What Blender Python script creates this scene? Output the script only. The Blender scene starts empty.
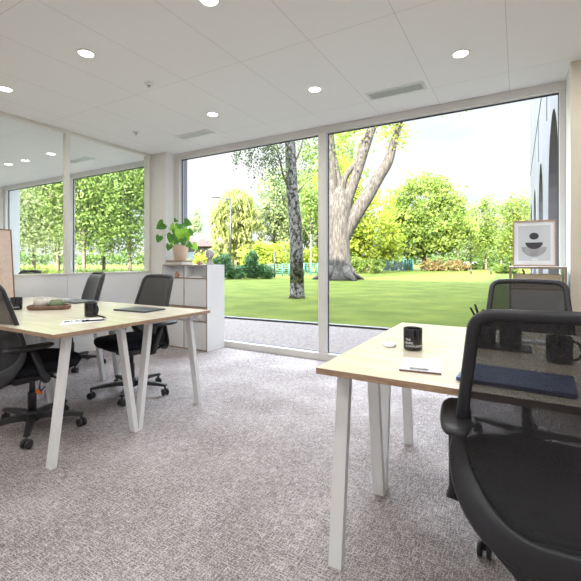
import bpy, bmesh, math, random
import numpy as np
from mathutils import Vector, Matrix
SC = bpy.context.scene
COL = SC.collection
PI = math.pi
rnd = random.Random(7)

# ------------------------------------------------------------------ camera
F = 393.5; CXP = 290.5; HY = 261.5; HC = 1.12
YAW = math.radians(30.03)
S30, C30 = math.sin(YAW), math.cos(YAW)
def at(px, d):                       # world x, y of a point seen in column px at depth d
    s = (px - CXP) / F * d
    return (C30 * s - S30 * d, S30 * s + C30 * d)
def zat(py, d):
    return HC - (py - HY) / F * d
def aty(px, py, y):                  # point on the plane Y = y
    t = (px - CXP) / F; d = y / (C30 + S30 * t)
    return (C30 * t * d - S30 * d, y, zat(py, d))
cam = bpy.data.cameras.new('camera'); camo = bpy.data.objects.new('camera', cam); COL.objects.link(camo)
camo.location = (0, 0, HC); camo.rotation_euler = (PI / 2, 0, YAW)
cam.sensor_width = 36; cam.lens = F / 581 * 36; cam.shift_y = -(290.5 - HY) / 581
cam.clip_start = 0.05; cam.clip_end = 600
SC.camera = camo

# ------------------------------------------------------------------ materials
def newmat(name):
    m = bpy.data.materials.new(name); m.use_nodes = True
    nt = m.node_tree; b = nt.nodes['Principled BSDF']
    return m, nt, b
def pbr(name, col, rough=.5, metal=0, spec=.5, var=0, scale=20, bump=0, coat=0, col2=None, stretch=None, bscale=None):
    m, nt, b = newmat(name)
    b.inputs['Base Color'].default_value = (*col, 1)
    b.inputs['Roughness'].default_value = rough
    b.inputs['Metallic'].default_value = metal
    b.inputs['Specular IOR Level'].default_value = spec
    if coat: b.inputs['Coat Weight'].default_value = coat; b.inputs['Coat Roughness'].default_value = .1
    tc = nt.nodes.new('ShaderNodeTexCoord'); mp = nt.nodes.new('ShaderNodeMapping')
    nt.links.new(tc.outputs['Object'], mp.inputs['Vector'])
    if stretch: mp.inputs['Scale'].default_value = stretch
    ns = nt.nodes.new('ShaderNodeTexNoise'); ns.inputs['Scale'].default_value = scale; ns.inputs['Detail'].default_value = 4
    nt.links.new(mp.outputs['Vector'], ns.inputs['Vector'])
    if var or col2:
        r = nt.nodes.new('ShaderNodeValToRGB')
        if col2: a, c = col, col2
        else:
            a = tuple(max(0, v * (1 - var)) for v in col); c = tuple(min(1, v * (1 + var)) for v in col)
        r.color_ramp.elements[0].color = (*a, 1); r.color_ramp.elements[1].color = (*c, 1)
        r.color_ramp.elements[0].position = .35; r.color_ramp.elements[1].position = .65
        nt.links.new(ns.outputs['Fac'], r.inputs['Fac']); nt.links.new(r.outputs['Color'], b.inputs['Base Color'])
    if bump:
        n2 = ns
        if bscale:
            n2 = nt.nodes.new('ShaderNodeTexNoise'); n2.inputs['Scale'].default_value = bscale
            nt.links.new(mp.outputs['Vector'], n2.inputs['Vector'])
        bp = nt.nodes.new('ShaderNodeBump'); bp.inputs['Strength'].default_value = bump; bp.inputs['Distance'].default_value = .01
        nt.links.new(n2.outputs['Fac'], bp.inputs['Height']); nt.links.new(bp.outputs['Normal'], b.inputs['Normal'])
    return m
def leafmat(name, c1, c2, scale=1.2, trans=.55, rough=.55):
    m, nt, b = newmat(name)
    b.inputs['Roughness'].default_value = rough; b.inputs['Specular IOR Level'].default_value = .25
    tc = nt.nodes.new('ShaderNodeTexCoord')
    ns = nt.nodes.new('ShaderNodeTexNoise'); ns.inputs['Scale'].default_value = scale; ns.inputs['Detail'].default_value = 6; ns.inputs['Roughness'].default_value = .7
    nt.links.new(tc.outputs['Object'], ns.inputs['Vector'])
    r = nt.nodes.new('ShaderNodeValToRGB')
    r.color_ramp.elements[0].color = (*c1, 1); r.color_ramp.elements[1].color = (*c2, 1)
    r.color_ramp.elements[0].position = .38; r.color_ramp.elements[1].position = .62
    nt.links.new(ns.outputs['Fac'], r.inputs['Fac']); nt.links.new(r.outputs['Color'], b.inputs['Base Color'])
    t = nt.nodes.new('ShaderNodeBsdfTranslucent'); nt.links.new(r.outputs['Color'], t.inputs['Color'])
    mx = nt.nodes.new('ShaderNodeMixShader'); mx.inputs[0].default_value = trans
    out = nt.nodes['Material Output']
    nt.links.new(b.outputs[0], mx.inputs[1]); nt.links.new(t.outputs[0], mx.inputs[2]); nt.links.new(mx.outputs[0], out.inputs['Surface'])
    return m
def emit(name, col, s):
    m, nt, b = newmat(name)
    b.inputs['Base Color'].default_value = (.9, .9, .9, 1)
    b.inputs['Emission Color'].default_value = (*col, 1); b.inputs['Emission Strength'].default_value = s
    return m
def glassmat(name, tint, ior=1.45, mul=1.0):
    m, nt, b = newmat(name)
    out = nt.nodes['Material Output']; nt.nodes.remove(b)
    tr = nt.nodes.new('ShaderNodeBsdfTransparent'); tr.inputs[0].default_value = (*tint, 1)
    gl = nt.nodes.new('ShaderNodeBsdfGlossy'); gl.inputs['Roughness'].default_value = .02; gl.inputs['Color'].default_value = (1, 1, 1, 1)
    lw = nt.nodes.new('ShaderNodeLayerWeight'); lw.inputs['Blend'].default_value = .5
    pw_ = nt.nodes.new('ShaderNodeMath'); pw_.operation = 'POWER'; pw_.inputs[1].default_value = 4.5
    mm = nt.nodes.new('ShaderNodeMath'); mm.operation = 'MULTIPLY_ADD'; mm.inputs[1].default_value = .9 * mul; mm.inputs[2].default_value = ior
    mx = nt.nodes.new('ShaderNodeMixShader')
    nt.links.new(lw.outputs['Facing'], pw_.inputs[0]); nt.links.new(pw_.outputs[0], mm.inputs[0]); nt.links.new(mm.outputs[0], mx.inputs[0])
    nt.links.new(tr.outputs[0], mx.inputs[1]); nt.links.new(gl.outputs[0], mx.inputs[2]); nt.links.new(mx.outputs[0], out.inputs['Surface'])
    return m
def meshmat(name, col, fac):
    m, nt, b = newmat(name)
    b.inputs['Base Color'].default_value = (*col, 1); b.inputs['Roughness'].default_value = .7
    out = nt.nodes['Material Output']
    tr = nt.nodes.new('ShaderNodeBsdfTransparent'); mx = nt.nodes.new('ShaderNodeMixShader')
    tc = nt.nodes.new('ShaderNodeTexCoord'); wv = nt.nodes.new('ShaderNodeTexNoise'); wv.inputs['Scale'].default_value = 500
    nt.links.new(tc.outputs['Object'], wv.inputs['Vector'])
    mr = nt.nodes.new('ShaderNodeMapRange'); mr.inputs['From Min'].default_value = .3; mr.inputs['From Max'].default_value = .7
    mr.inputs['To Min'].default_value = fac - .004; mr.inputs['To Max'].default_value = fac + .004
    nt.links.new(wv.outputs['Fac'], mr.inputs['Value']); nt.links.new(mr.outputs[0], mx.inputs[0])
    nt.links.new(tr.outputs[0], mx.inputs[1]); nt.links.new(b.outputs[0], mx.inputs[2]); nt.links.new(mx.outputs[0], out.inputs['Surface'])
    return m

def carpet_mat():
    m, nt, b = newmat('woven carpet'); L = nt.links; N = nt.nodes.new
    b.inputs['Roughness'].default_value = .95; b.inputs['Specular IOR Level'].default_value = .1
    tc = N('ShaderNodeTexCoord')
    outs = []
    for sc_, seed in (((1, 9, 1), 0), ((9, 1, 1), 5)):
        mp = N('ShaderNodeMapping'); mp.inputs['Scale'].default_value = sc_; mp.inputs['Location'].default_value = (seed, seed, 0)
        L.new(tc.outputs['Object'], mp.inputs['Vector'])
        ns = N('ShaderNodeTexNoise'); ns.inputs['Scale'].default_value = 19; ns.inputs['Detail'].default_value = 5; ns.inputs['Roughness'].default_value = .75
        L.new(mp.outputs[0], ns.inputs['Vector']); outs.append(ns.outputs['Fac'])
    mx = N('ShaderNodeMath'); mx.operation = 'MAXIMUM'; L.new(outs[0], mx.inputs[0]); L.new(outs[1], mx.inputs[1])
    fine = N('ShaderNodeTexNoise'); fine.inputs['Scale'].default_value = 170; fine.inputs['Detail'].default_value = 3
    L.new(tc.outputs['Object'], fine.inputs['Vector'])
    ad = N('ShaderNodeMath'); ad.operation = 'MULTIPLY_ADD'; ad.inputs[1].default_value = .55
    L.new(fine.outputs['Fac'], ad.inputs[0]); L.new(mx.outputs[0], ad.inputs[2])
    big = N('ShaderNodeTexNoise'); big.inputs['Scale'].default_value = 2.2; big.inputs['Detail'].default_value = 2
    L.new(tc.outputs['Object'], big.inputs['Vector'])
    ad2 = N('ShaderNodeMath'); ad2.operation = 'MULTIPLY_ADD'; ad2.inputs[1].default_value = .18
    L.new(big.outputs['Fac'], ad2.inputs[0]); L.new(ad.outputs[0], ad2.inputs[2])
    r = N('ShaderNodeValToRGB'); e = r.color_ramp.elements
    e[0].position = .70; e[0].color = (.085, .070, .067, 1)
    e[1].position = 1.02; e[1].color = (.56, .51, .51, 1)
    k = e.new(.86); k.color = (.225, .194, .192, 1)
    L.new(ad2.outputs[0], r.inputs['Fac']); L.new(r.outputs[0], b.inputs['Base Color'])
    bp = N('ShaderNodeBump'); bp.inputs['Strength'].default_value = .5; bp.inputs['Distance'].default_value = .006
    L.new(ad.outputs[0], bp.inputs['Height']); L.new(bp.outputs[0], b.inputs['Normal'])
    return m
def ceiling_mat():
    m, nt, b = newmat('ceiling tiles'); L = nt.links; N = nt.nodes.new
    b.inputs['Roughness'].default_value = .8; b.inputs['Specular IOR Level'].default_value = .2
    tc = N('ShaderNodeTexCoord'); sp = N('ShaderNodeSeparateXYZ'); L.new(tc.outputs['Object'], sp.inputs[0])
    def line(sock, off, pitch, w):
        a = N('ShaderNodeMath'); a.operation = 'SUBTRACT'; a.inputs[1].default_value = off; L.new(sock, a.inputs[0])
        p = N('ShaderNodeMath'); p.operation = 'PINGPONG'; p.inputs[1].default_value = pitch / 2; L.new(a.outputs[0], p.inputs[0])
        c = N('ShaderNodeMath'); c.operation = 'LESS_THAN'; c.inputs[1].default_value = w; L.new(p.outputs[0], c.inputs[0]); return c.outputs[0]
    lx = line(sp.outputs['X'], -.065, .5925, .0024); ly = line(sp.outputs['Y'], 2.42, 1.21, .0022)
    mx = N('ShaderNodeMath'); mx.operation = 'MAXIMUM'; L.new(lx, mx.inputs[0]); L.new(ly, mx.inputs[1])
    ns = N('ShaderNodeTexNoise'); ns.inputs['Scale'].default_value = 300; L.new(tc.outputs['Object'], ns.inputs['Vector'])
    mc = N('ShaderNodeMix'); mc.data_type = 'RGBA'
    mc.inputs['A'].default_value = (.80, .795, .78, 1); mc.inputs['B'].default_value = (.60, .59, .57, 1)
    L.new(mx.outputs[0], mc.inputs['Factor']); L.new(mc.outputs['Result'], b.inputs['Base Color'])
    bp = N('ShaderNodeBump'); bp.inputs['Strength'].default_value = .08; bp.inputs['Distance'].default_value = .003
    L.new(ns.outputs['Fac'], bp.inputs['Height']); L.new(bp.outputs[0], b.inputs['Normal'])
    return m
def birch_mat():
    m, nt, b = newmat('birch bark'); L = nt.links; N = nt.nodes.new
    b.inputs['Roughness'].default_value = .9
    tc = N('ShaderNodeTexCoord'); mp = N('ShaderNodeMapping'); mp.inputs['Scale'].default_value = (5, 5, 3); L.new(tc.outputs['Object'], mp.inputs[0])
    ns = N('ShaderNodeTexNoise'); ns.inputs['Scale'].default_value = 2.2; ns.inputs['Detail'].default_value = 6; ns.inputs['Roughness'].default_value = .75; L.new(mp.outputs[0], ns.inputs['Vector'])
    r = N('ShaderNodeValToRGB'); e = r.color_ramp.elements
    e[0].position = .42; e[0].color = (.02, .016, .014, 1); e[1].position = .54; e[1].color = (.27, .255, .235, 1)
    k = e.new(.475); k.color = (.07, .05, .045, 1)
    L.new(ns.outputs['Fac'], r.inputs['Fac']); L.new(r.outputs[0], b.inputs['Base Color'])
    bp = N('ShaderNodeBump'); bp.inputs['Strength'].default_value = .8; bp.inputs['Distance'].default_value = .05
    L.new(ns.outputs['Fac'], bp.inputs['Height']); L.new(bp.outputs[0], b.inputs['Normal'])
    return m

M = {}
M['carpet'] = carpet_mat(); M['ceiling'] = ceiling_mat(); M['birch'] = birch_mat()
M['white_wall'] = pbr('white wall paint', (.78, .775, .76), .7, var=.02, scale=3)
M['beige_wall'] = pbr('warm beige wall paint', (.66, .60, .50), .75, var=.02, scale=3)
M['cream_wall'] = pbr('cream column paint', (.73, .715, .66), .75, var=.02, scale=3)
M['frame'] = pbr('pale aluminium window frame', (.66, .645, .61), .4, var=.02, scale=5)
M['gasket'] = pbr('dark gasket', (.035, .045, .08), .5)
M['trim'] = pbr('cream partition profile', (.70, .68, .62), .45)
M['panel'] = pbr('white partition panel', (.76, .77, .77), .5, var=.015, scale=4)
M['glass'] = glassmat('window glass', (.985, .995, .99), .0005, .35)
M['partglass'] = glassmat('partition glass', (.975, .99, .98), .012, .8)
M['white_metal'] = pbr('white powder coated steel', (.78, .79, .80), .38, var=.01, scale=8)
M['maple'] = pbr('pale maple laminate', (.72, .655, .50), .26, spec=.7, col2=(.80, .75, .62), scale=3.5, stretch=(1.2, 7, 1), coat=.2)
M['ply'] = pbr('plywood edge', (.30, .19, .12), .6, col2=(.42, .29, .19), scale=25, stretch=(1, 1, 6))
M['plyshelf'] = pbr('shelf plywood edge', (.24, .17, .12), .6, col2=(.32, .24, .17), scale=25, stretch=(1, 1, 6))
M['shelf_white'] = pbr('white laminate', (.82, .82, .83), .4, var=.01, scale=5)
M['shelf_grey'] = pbr('pale grey laminate', (.68, .68, .67), .45, var=.015, scale=5)
M['black_plastic'] = pbr('black plastic', (.022, .023, .026), .42, var=.15, scale=60, bump=.05)
M['frame_plastic'] = pbr('charcoal satin plastic', (.022, .023, .028), .42, var=.1, scale=60)
M['black_fabric'] = pbr('black fabric', (.014, .016, .022), .95, spec=.2, var=.3, scale=250, bump=.3)
M['mesh'] = meshmat('black chair mesh', (.012, .012, .014), .885)
M['mesh_grey'] = meshmat('dark grey chair mesh', (.06, .062, .066), .86)
M['steel'] = pbr('brushed steel', (.55, .55, .56), .3, metal=1)
M['orange'] = pbr('orange plastic', (.85, .18, .03), .5)
M['leather'] = pbr('black leather', (.03, .031, .036), .3, var=.1, scale=30, bump=.1)
M['mug'] = pbr('black glazed ceramic', (.012, .012, .014), .18, spec=.6)
M['lettering'] = pbr('white print', (.75, .75, .75), .6)
M['paper'] = pbr('white paper', (.80, .81, .84), .6)
M['ink'] = pbr('dark ink', (.008, .008, .012), .7, spec=.2)
M['notebook'] = pbr('pale lilac cover', (.66, .68, .76), .5)
M['laptop'] = pbr('slate laptop shell', (.10, .105, .12), .35, metal=.4)
M['laptop_blue'] = pbr('navy blue laptop shell', (.055, .095, .26), .35, metal=.3, var=.1, scale=6)
M['walnut'] = pbr('dark walnut wood', (.13, .065, .04), .45, col2=(.24, .13, .085), scale=12, stretch=(1, 5, 1))
M['stone'] = pbr('speckled cream ceramic', (.55, .53, .48), .4, var=.12, scale=80)
M['green_glaze'] = pbr('olive green glaze', (.13, .19, .10), .2, col2=(.20, .26, .15), scale=12)
M['terracotta'] = pbr('terracotta clay', (.42, .20, .13), .7, var=.1, scale=40)
M['darkclay'] = pbr('brown clay', (.30, .13, .09), .6, var=.15, scale=40)
M['basket'] = pbr('pale clay pot', (.66, .50, .37), .8, var=.1, scale=60, bump=.3, stretch=(1, 1, 6))
M['bust'] = pbr('grey stone', (.42, .41, .40), .6, var=.05, scale=20)
M['leaf'] = leafmat('house plant leaf', (.06, .19, .035), (.14, .32, .05), 9, .3, .3)
M['leaf_bright'] = leafmat('young house plant leaf', (.22, .48, .04), (.34, .60, .08), 9, .4, .3)
M['stem'] = pbr('green stem', (.18, .30, .08), .5)
M['soil'] = pbr('potting soil', (.05, .035, .025), .95, var=.3, scale=60, bump=.5)
M['frame_wood'] = pbr('oak picture frame', (.36, .21, .12), .5, col2=(.46, .30, .18), scale=15, stretch=(1, 1, 5))
M['brown_frame'] = pbr('dark brown frame', (.20, .11, .085), .5, var=.1, scale=20)
M['mat'] = pbr('off white mount board', (.72, .74, .76), .6)
M['print_grey'] = pbr('grey printed ground', (.50, .53, .56), .6, col2=(.56, .59, .62), scale=4)
M['print_dark'] = pbr('charcoal print', (.035, .035, .045), .6)
M['print_mid'] = pbr('washed grey print', (.16, .16, .17), .6, col2=(.42, .42, .43), scale=7, stretch=(1, 1, 1))
M['canvas'] = pbr('beige textured paper', (.62, .50, .43), .8, var=.05, scale=25)
M['canvas_line'] = pbr('tan line drawing', (.42, .26, .18), .8)
M['tanbox'] = pbr('tan cardboard', (.46, .38, .26), .7, var=.06, scale=8)
M['vent_dark'] = pbr('dark duct', (.06, .06, .07), .8)
M['vent'] = pbr('white vent metal', (.72, .73, .74), .4)
M['lens'] = emit('lit lamp lens', (1, .96, .88), 9)
M['lamp_trim'] = pbr('white lamp trim', (.8, .79, .76), .4)
# outdoors
M['grass'] = pbr('lawn', (.046, .063, .0075), .9, spec=.1, col2=(.080, .096, .014), scale=.9, bump=.6, bscale=30)
M['gravel'] = pbr('pinkish gravel', (.125, .105, .10), .95, spec=.1, col2=(.20, .172, .165), scale=22, bump=.4, bscale=60)
M['kerb'] = pbr('concrete kerb', (.16, .15, .145), .9, var=.15, scale=10)
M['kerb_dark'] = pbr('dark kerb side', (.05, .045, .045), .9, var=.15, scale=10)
M['concrete'] = pbr('board marked concrete', (.17, .155, .17), .85, col2=(.205, .19, .205), scale=1.2, stretch=(1, 1, .25), bump=.2)
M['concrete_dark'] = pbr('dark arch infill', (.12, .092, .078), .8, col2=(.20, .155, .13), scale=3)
M['bark'] = pbr('poplar bark', (.022, .017, .014), .95, col2=(.075, .064, .056), scale=4.5, stretch=(2.6, 2.6, .5), bump=1, bscale=5)
M['bark_dark'] = pbr('dark bark', (.11, .085, .06), .95, var=.3, scale=4)
M['l_yellow'] = leafmat('yellow green leaves', (0.186, 0.2325, 0.0188), (0.3067, 0.3443, 0.0607), .6)
M['l_mid'] = leafmat('mid green leaves', (0.093, 0.1485, 0.0232), (0.2048, 0.2513, 0.0555), .5)
M['l_deep'] = leafmat('deep green leaves', (0.0555, 0.1117, 0.0232), (0.1485, 0.2137, 0.0555), .6)
M['l_pale'] = leafmat('pale grey green leaves', (0.1395, 0.186, 0.0743), (0.2415, 0.279, 0.1305), .7)
M['l_willow'] = leafmat('willow leaves', (0.1583, 0.186, 0.0465), (0.288, 0.2978, 0.1117), .6)
M['l_birch'] = leafmat('shade painted birch leaves', (0.043, 0.062, 0.028), (0.124, 0.167, 0.062), 1.6, .2)  # darker copy of the birch leaf, shade painted into the colour
M['l_birch2'] = leafmat('light painted birch leaves', (0.102, 0.1673, 0.0323), (0.2137, 0.279, 0.0743), 1.2)  # brighter copy of the birch leaf, light painted into the colour
M['l_hedge'] = leafmat('hedge leaves', (0.0323, 0.0885, 0.0323), (0.084, 0.1583, 0.0555), 1.2, .25)
M['l_red'] = leafmat('reddish shrub leaves', (0.1673, 0.093, 0.0465), (0.2137, 0.195, 0.0653), 1.2)
M['roof'] = pbr('red roof tiles', (.085, .034, .026), .8, var=.12, scale=2)
M['house'] = pbr('pale render', (.075, .066, .06), .8, var=.03, scale=1)
M['house_pane'] = pbr('house window glass', (.20, .24, .28), .15)
M['pole'] = pbr('galvanised pole', (.016, .0165, .018), .5)
M['fence'] = pbr('teal green fence', (.04, .15, .13), .6)
M['bluewhite'] = pbr('pale blue hoarding', (.12, .15, .175), .6, col2=(.2, .2, .2), scale=.6)
M['pier'] = pbr('pale render pier', (.30, .32, .37), .8, var=.02, scale=2)
M['facade'] = pbr('grey render facade', (.55, .55, .56), .85, var=.03, scale=1)

# ------------------------------------------------------------------ object helpers
def tag(o, label=None, cat=None, group=None, kind=None):
    if label: o['label'] = label
    if cat: o['category'] = cat
    if group: o['group'] = group
    if kind: o['kind'] = kind
    return o
def empty(name, loc=(0, 0, 0), rz=0, label=None, cat=None, group=None):
    o = bpy.data.objects.new(name, None); COL.objects.link(o); o.location = loc; o.rotation_euler = (0, 0, rz)
    o.empty_display_size = .05
    return tag(o, label, cat, group)
class MB:
    def __init__(s): s.bm = bmesh.new(); s.mi = 0
    def face(s, vs, smooth=False):
        try:
            f = s.bm.faces.new(vs); f.material_index = s.mi; f.smooth = smooth; return f
        except ValueError: return None
    def box(s, c, size, bevel=0, mat=None, rot=None):
        hx, hy, hz = [v / 2 for v in size]
        T = Matrix.Translation(c) @ (rot.to_4x4() if rot else Matrix.Identity(4))
        vs = [s.bm.verts.new(T @ Vector((sx * hx, sy * hy, sz * hz))) for sx in (-1, 1) for sy in (-1, 1) for sz in (-1, 1)]
        old = s.mi
        if mat is not None: s.mi = mat
        fs = [s.face([vs[i] for i in q]) for q in ((0, 1, 3, 2), (4, 6, 7, 5), (0, 4, 5, 1), (2, 3, 7, 6), (0, 2, 6, 4), (1, 5, 7, 3))]
        s.mi = old
        if bevel:
            es = list({e for f in fs for e in f.edges})
            bmesh.ops.bevel(s.bm, geom=es, offset=bevel, segments=2, affect='EDGES', profile=.6)
        return s
    def b2(s, lo, hi, bevel=0, mat=None):
        return s.box([(a + b) / 2 for a, b in zip(lo, hi)], [abs(b - a) for a, b in zip(lo, hi)], bevel, mat)
    def rings(s, rs, cap0=True, cap1=True, smooth=True, close=False):
        R = [[s.bm.verts.new(p) for p in r] for r in rs]
        n = len(R[0]); m = len(R)
        for i in range(m if close else m - 1):
            a, b = R[i], R[(i + 1) % m]
            for j in range(n): s.face([a[j], a[(j + 1) % n], b[(j + 1) % n], b[j]], smooth)
        if not close:
            if cap0: s.face(list(reversed(R[0])))
            if cap1: s.face(R[-1])
        return s
    def tube(s, pts, rad, seg=8, caps=True, flat=None, up=None, close=False, smooth=True):
        pts = [Vector(p) for p in pts]; n = len(pts); rs = []
        prev = None
        for i, p in enumerate(pts):
            if close: t = (pts[(i + 1) % n] - pts[i - 1]).normalized()
            else: t = (pts[min(i + 1, n - 1)] - pts[max(i - 1, 0)]).normalized()
            u = Vector(up) if up is not None else (prev if prev else (Vector((0, 0, 1)) if abs(t.z) < .9 else Vector((1, 0, 0))))
            a = (u - t * u.dot(t)).normalized()
            if up is None: prev = a
            b = t.cross(a)
            r = rad(i / (n - 1)) if callable(rad) else rad
            ra, rb = (r, r) if flat is None else (r * flat[0], r * flat[1])
            rs.append([p + a * ra * math.cos(2 * PI * k / seg) + b * rb * math.sin(2 * PI * k / seg) for k in range(seg)])
        return s.rings(rs, caps, caps, smooth, close)
    def lathe(s, prof, c=(0, 0, 0), seg=24, cap0=True, cap1=True, smooth=True, sx=1, sy=1):
        rs = [[(c[0] + sx * r * math.cos(2 * PI * k / seg), c[1] + sy * r * math.sin(2 * PI * k / seg), c[2] + z) for k in range(seg)] for r, z in prof]
        return s.rings(rs, cap0, cap1, smooth)
    def sup(s, layers, n=4, seg=32, smooth=True):      # superellipse loft: (cx, cy, z, a, b)
        rs = []
        for cx, cy, z, a, b in layers:
            r = []
            for k in range(seg):
                th = 2 * PI * k / seg; c, d = math.cos(th), math.sin(th)
                r.append((cx + a * math.copysign(abs(c) ** (2 / n), c), cy + b * math.copysign(abs(d) ** (2 / n), d), z))
            rs.append(r)
        return s.rings(rs, True, True, smooth)
    def prism(s, poly, ax, lo, hi):                    # 2-D polygon extruded along axis
        def mk(p, h):
            q = [p[0], p[1]]; q.insert(ax, h); return q
        return s.rings([[mk(p, lo) for p in poly], [mk(p, hi) for p in poly]], smooth=False)
    def build(s, name, mats, parent=None, loc=None):
        bmesh.ops.recalc_face_normals(s.bm, faces=s.bm.faces)
        me = bpy.data.meshes.new(name); s.bm.to_mesh(me); s.bm.free()
        for m in (mats if isinstance(mats, (list, tuple)) else [mats]): me.materials.append(M[m])
        o = bpy.data.objects.new(name, me); COL.objects.link(o)
        if parent: o.parent = parent
        if loc: o.location = loc
        return o
def struct(mb, name, mats): return tag(mb.build(name, mats), kind='structure')
def copy_tree(o, parent=None):
    c = o.copy(); COL.objects.link(c); c.parent = parent
    for ch in list(o.children): copy_tree(ch, c)
    return c
def put(o, loc, rz, label=None, group=None):
    o.location = loc; o.rotation_euler = (0, 0, rz)
    if label: o['label'] = label
    if group: o['group'] = group
    return o
def textmesh(txt, size, depth=.0004, spacing=1.0):
    cu = bpy.data.curves.new('t', 'FONT'); cu.body = txt; cu.size = size; cu.extrude = depth; cu.space_character = spacing; cu.resolution_u = 2
    o = bpy.data.objects.new('t', cu); COL.objects.link(o)
    bpy.context.view_layer.update()
    me = bpy.data.meshes.new_from_object(o.evaluated_get(bpy.context.evaluated_depsgraph_get()))
    bpy.data.objects.remove(o); bpy.data.curves.remove(cu)
    return me

# ------------------------------------------------------------------ the room
YW = 4.04; ZC = 2.65; XG = -4.56; XN = -9.15; XR = 3.6; YB = -3.6; XP = .35; YP = 3.69
struct(MB().b2((XN - .2, YB - .2, -.12), (XR + .2, YW + .1, 0)), 'floor', 'carpet')
struct(MB().b2((XN - .2, YB - .2, ZC), (XR + .2, YW + .1, ZC + .25)), 'ceiling', 'ceiling')
struct(MB().b2((XN - .2, YB - .2, 0), (XR + .2, YB, ZC)), 'wall_back', 'white_wall')
struct(MB().b2((XR, YB, 0), (XR + .2, YP, ZC)), 'wall_right', 'white_wall')
w = MB(); w.b2((XP, YP, 0), (XR + .2, YW + .099, ZC)); 
for f in w.bm.faces:
    f.normal_update()
    if f.normal.x < -.5: f.material_index = 1
struct(w, 'wall_front_right', ['beige_wall', 'white_wall'])
struct(MB().b2((XN - .2, YB, 0), (XN, YW + .1, ZC)), 'wall_neighbour', 'white_wall')
# column between the two rooms
w = MB(); w.b2((XG + .02, 3.885, 0), (-4.26, YW + .1, ZC))
w.b2((XG - .14, 3.885, 0), (XG + .02, YW + .1, ZC))
for f in w.bm.faces:
    f.normal_update()
    if f.normal.x > .5: f.material_index = 1
struct(w, 'wall_column', ['cream_wall', 'white_wall'])
# outer facade: jamb returns and the storeys above
struct(MB().b2((-4.72, YW + .1, -.1), (-4.19, YW + .19, 2.95)), 'wall_pier', 'pier')
struct(MB().b2((XP + .02, YW + .1, -.1), (14, YW + .34, 2.95)), 'wall_outer_right', 'facade')
struct(MB().b2((-26, YW - .1, -.1), (XN - .05, YW + .34, 2.95)), 'wall_outer_left', 'facade')
struct(MB().b2((-26, -12, 2.92), (14, YW + .34, 13.2)), 'wall_upper_storeys', 'facade')

def window(idx, x0, x1, mull):
    fr = MB(); y0, y1 = YW, YW + .09
    fr.b2((x0, y0, ZC - .075), (x1, y1, ZC), .003); fr.b2((x0, y0, 0), (x1, y1, .08), .003)
    fr.b2((x0, y0 + .001, .081), (x0 + .095, y1, ZC - .076), .003); fr.b2((x1 - .045, y0 + .001, .081), (x1, y1, ZC - .076), .003)
    for a, b in mull: fr.b2((a, y0 + .001, .081), (b, y1, ZC - .076), .003)
    fo = struct(fr, 'window_%d' % idx, 'frame')
    xs = [x0 + .095] + [v for m_ in mull for v in m_] + [x1 - .045]
    for k in range(0, len(xs), 2):
        a, b = xs[k], xs[k + 1]
        g = MB(); yy = YW + .053; ye = yy + .018
        g.b2((a, yy, ZC - .086), (b, ye, ZC - .0755)); g.b2((a, yy + .001, .0805), (b, ye, .086))
        g.b2((a, yy + .002, .087), (a + .009, ye - .001, ZC - .087)); g.b2((b - .006, yy + .002, .087), (b, ye - .001, ZC - .087))
        g.build('gasket', 'gasket', fo)
        MB().b2((a + .004, YW + .06, .084), (b - .002, YW + .066, ZC - .079)).build('pane', 'glass', fo)
window(1, -4.26, XP, [(-1.972, -1.874)])
window(2, XN, XG - .14, [(-6.9, -6.8)])

# glazed partition on the left
pw = MB()
ys = [YB, -2.08, -.89, .30, 1.49, 2.68, 3.885]
for a, b in zip(ys, ys[1:]):
    pw.b2((XG - .05, a + .002, .02), (XG, b - .002, .965))
struct(pw, 'wall_left', 'panel')
struct(MB().b2((XG - .045, YB, 0), (XG - .006, 3.885, .02)), 'baseboard_left', 'trim')
t = MB(); t.b2((XG - .06, YB, .965), (XG + .012, 3.885, .985), .003)
struct(t, 'trim_1', 'trim')
struct(MB().b2((XG - .055, YB, ZC - .035), (XG + .008, 3.885, ZC), .003), 'trim_2', 'trim')
n = 3
for y in ys[1:-1]:
    struct(MB().b2((XG - .055, y - .022, .985), (XG + .008, y + .022, ZC - .035), .002), 'trim_%d' % n, 'trim'); n += 1
struct(MB().b2((XG - .055, 3.845, .985), (XG + .008, 3.884, ZC - .035), .002), 'trim_%d' % n, 'trim')
for k, (a, b) in enumerate(zip(ys, ys[1:])):
    struct(MB().b2((XG - .028, a + .022, .985), (XG - .018, b - (.039 if b > 3.8 else .022), ZC - .035)), 'window_%d' % (k + 3), 'partglass')

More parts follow.
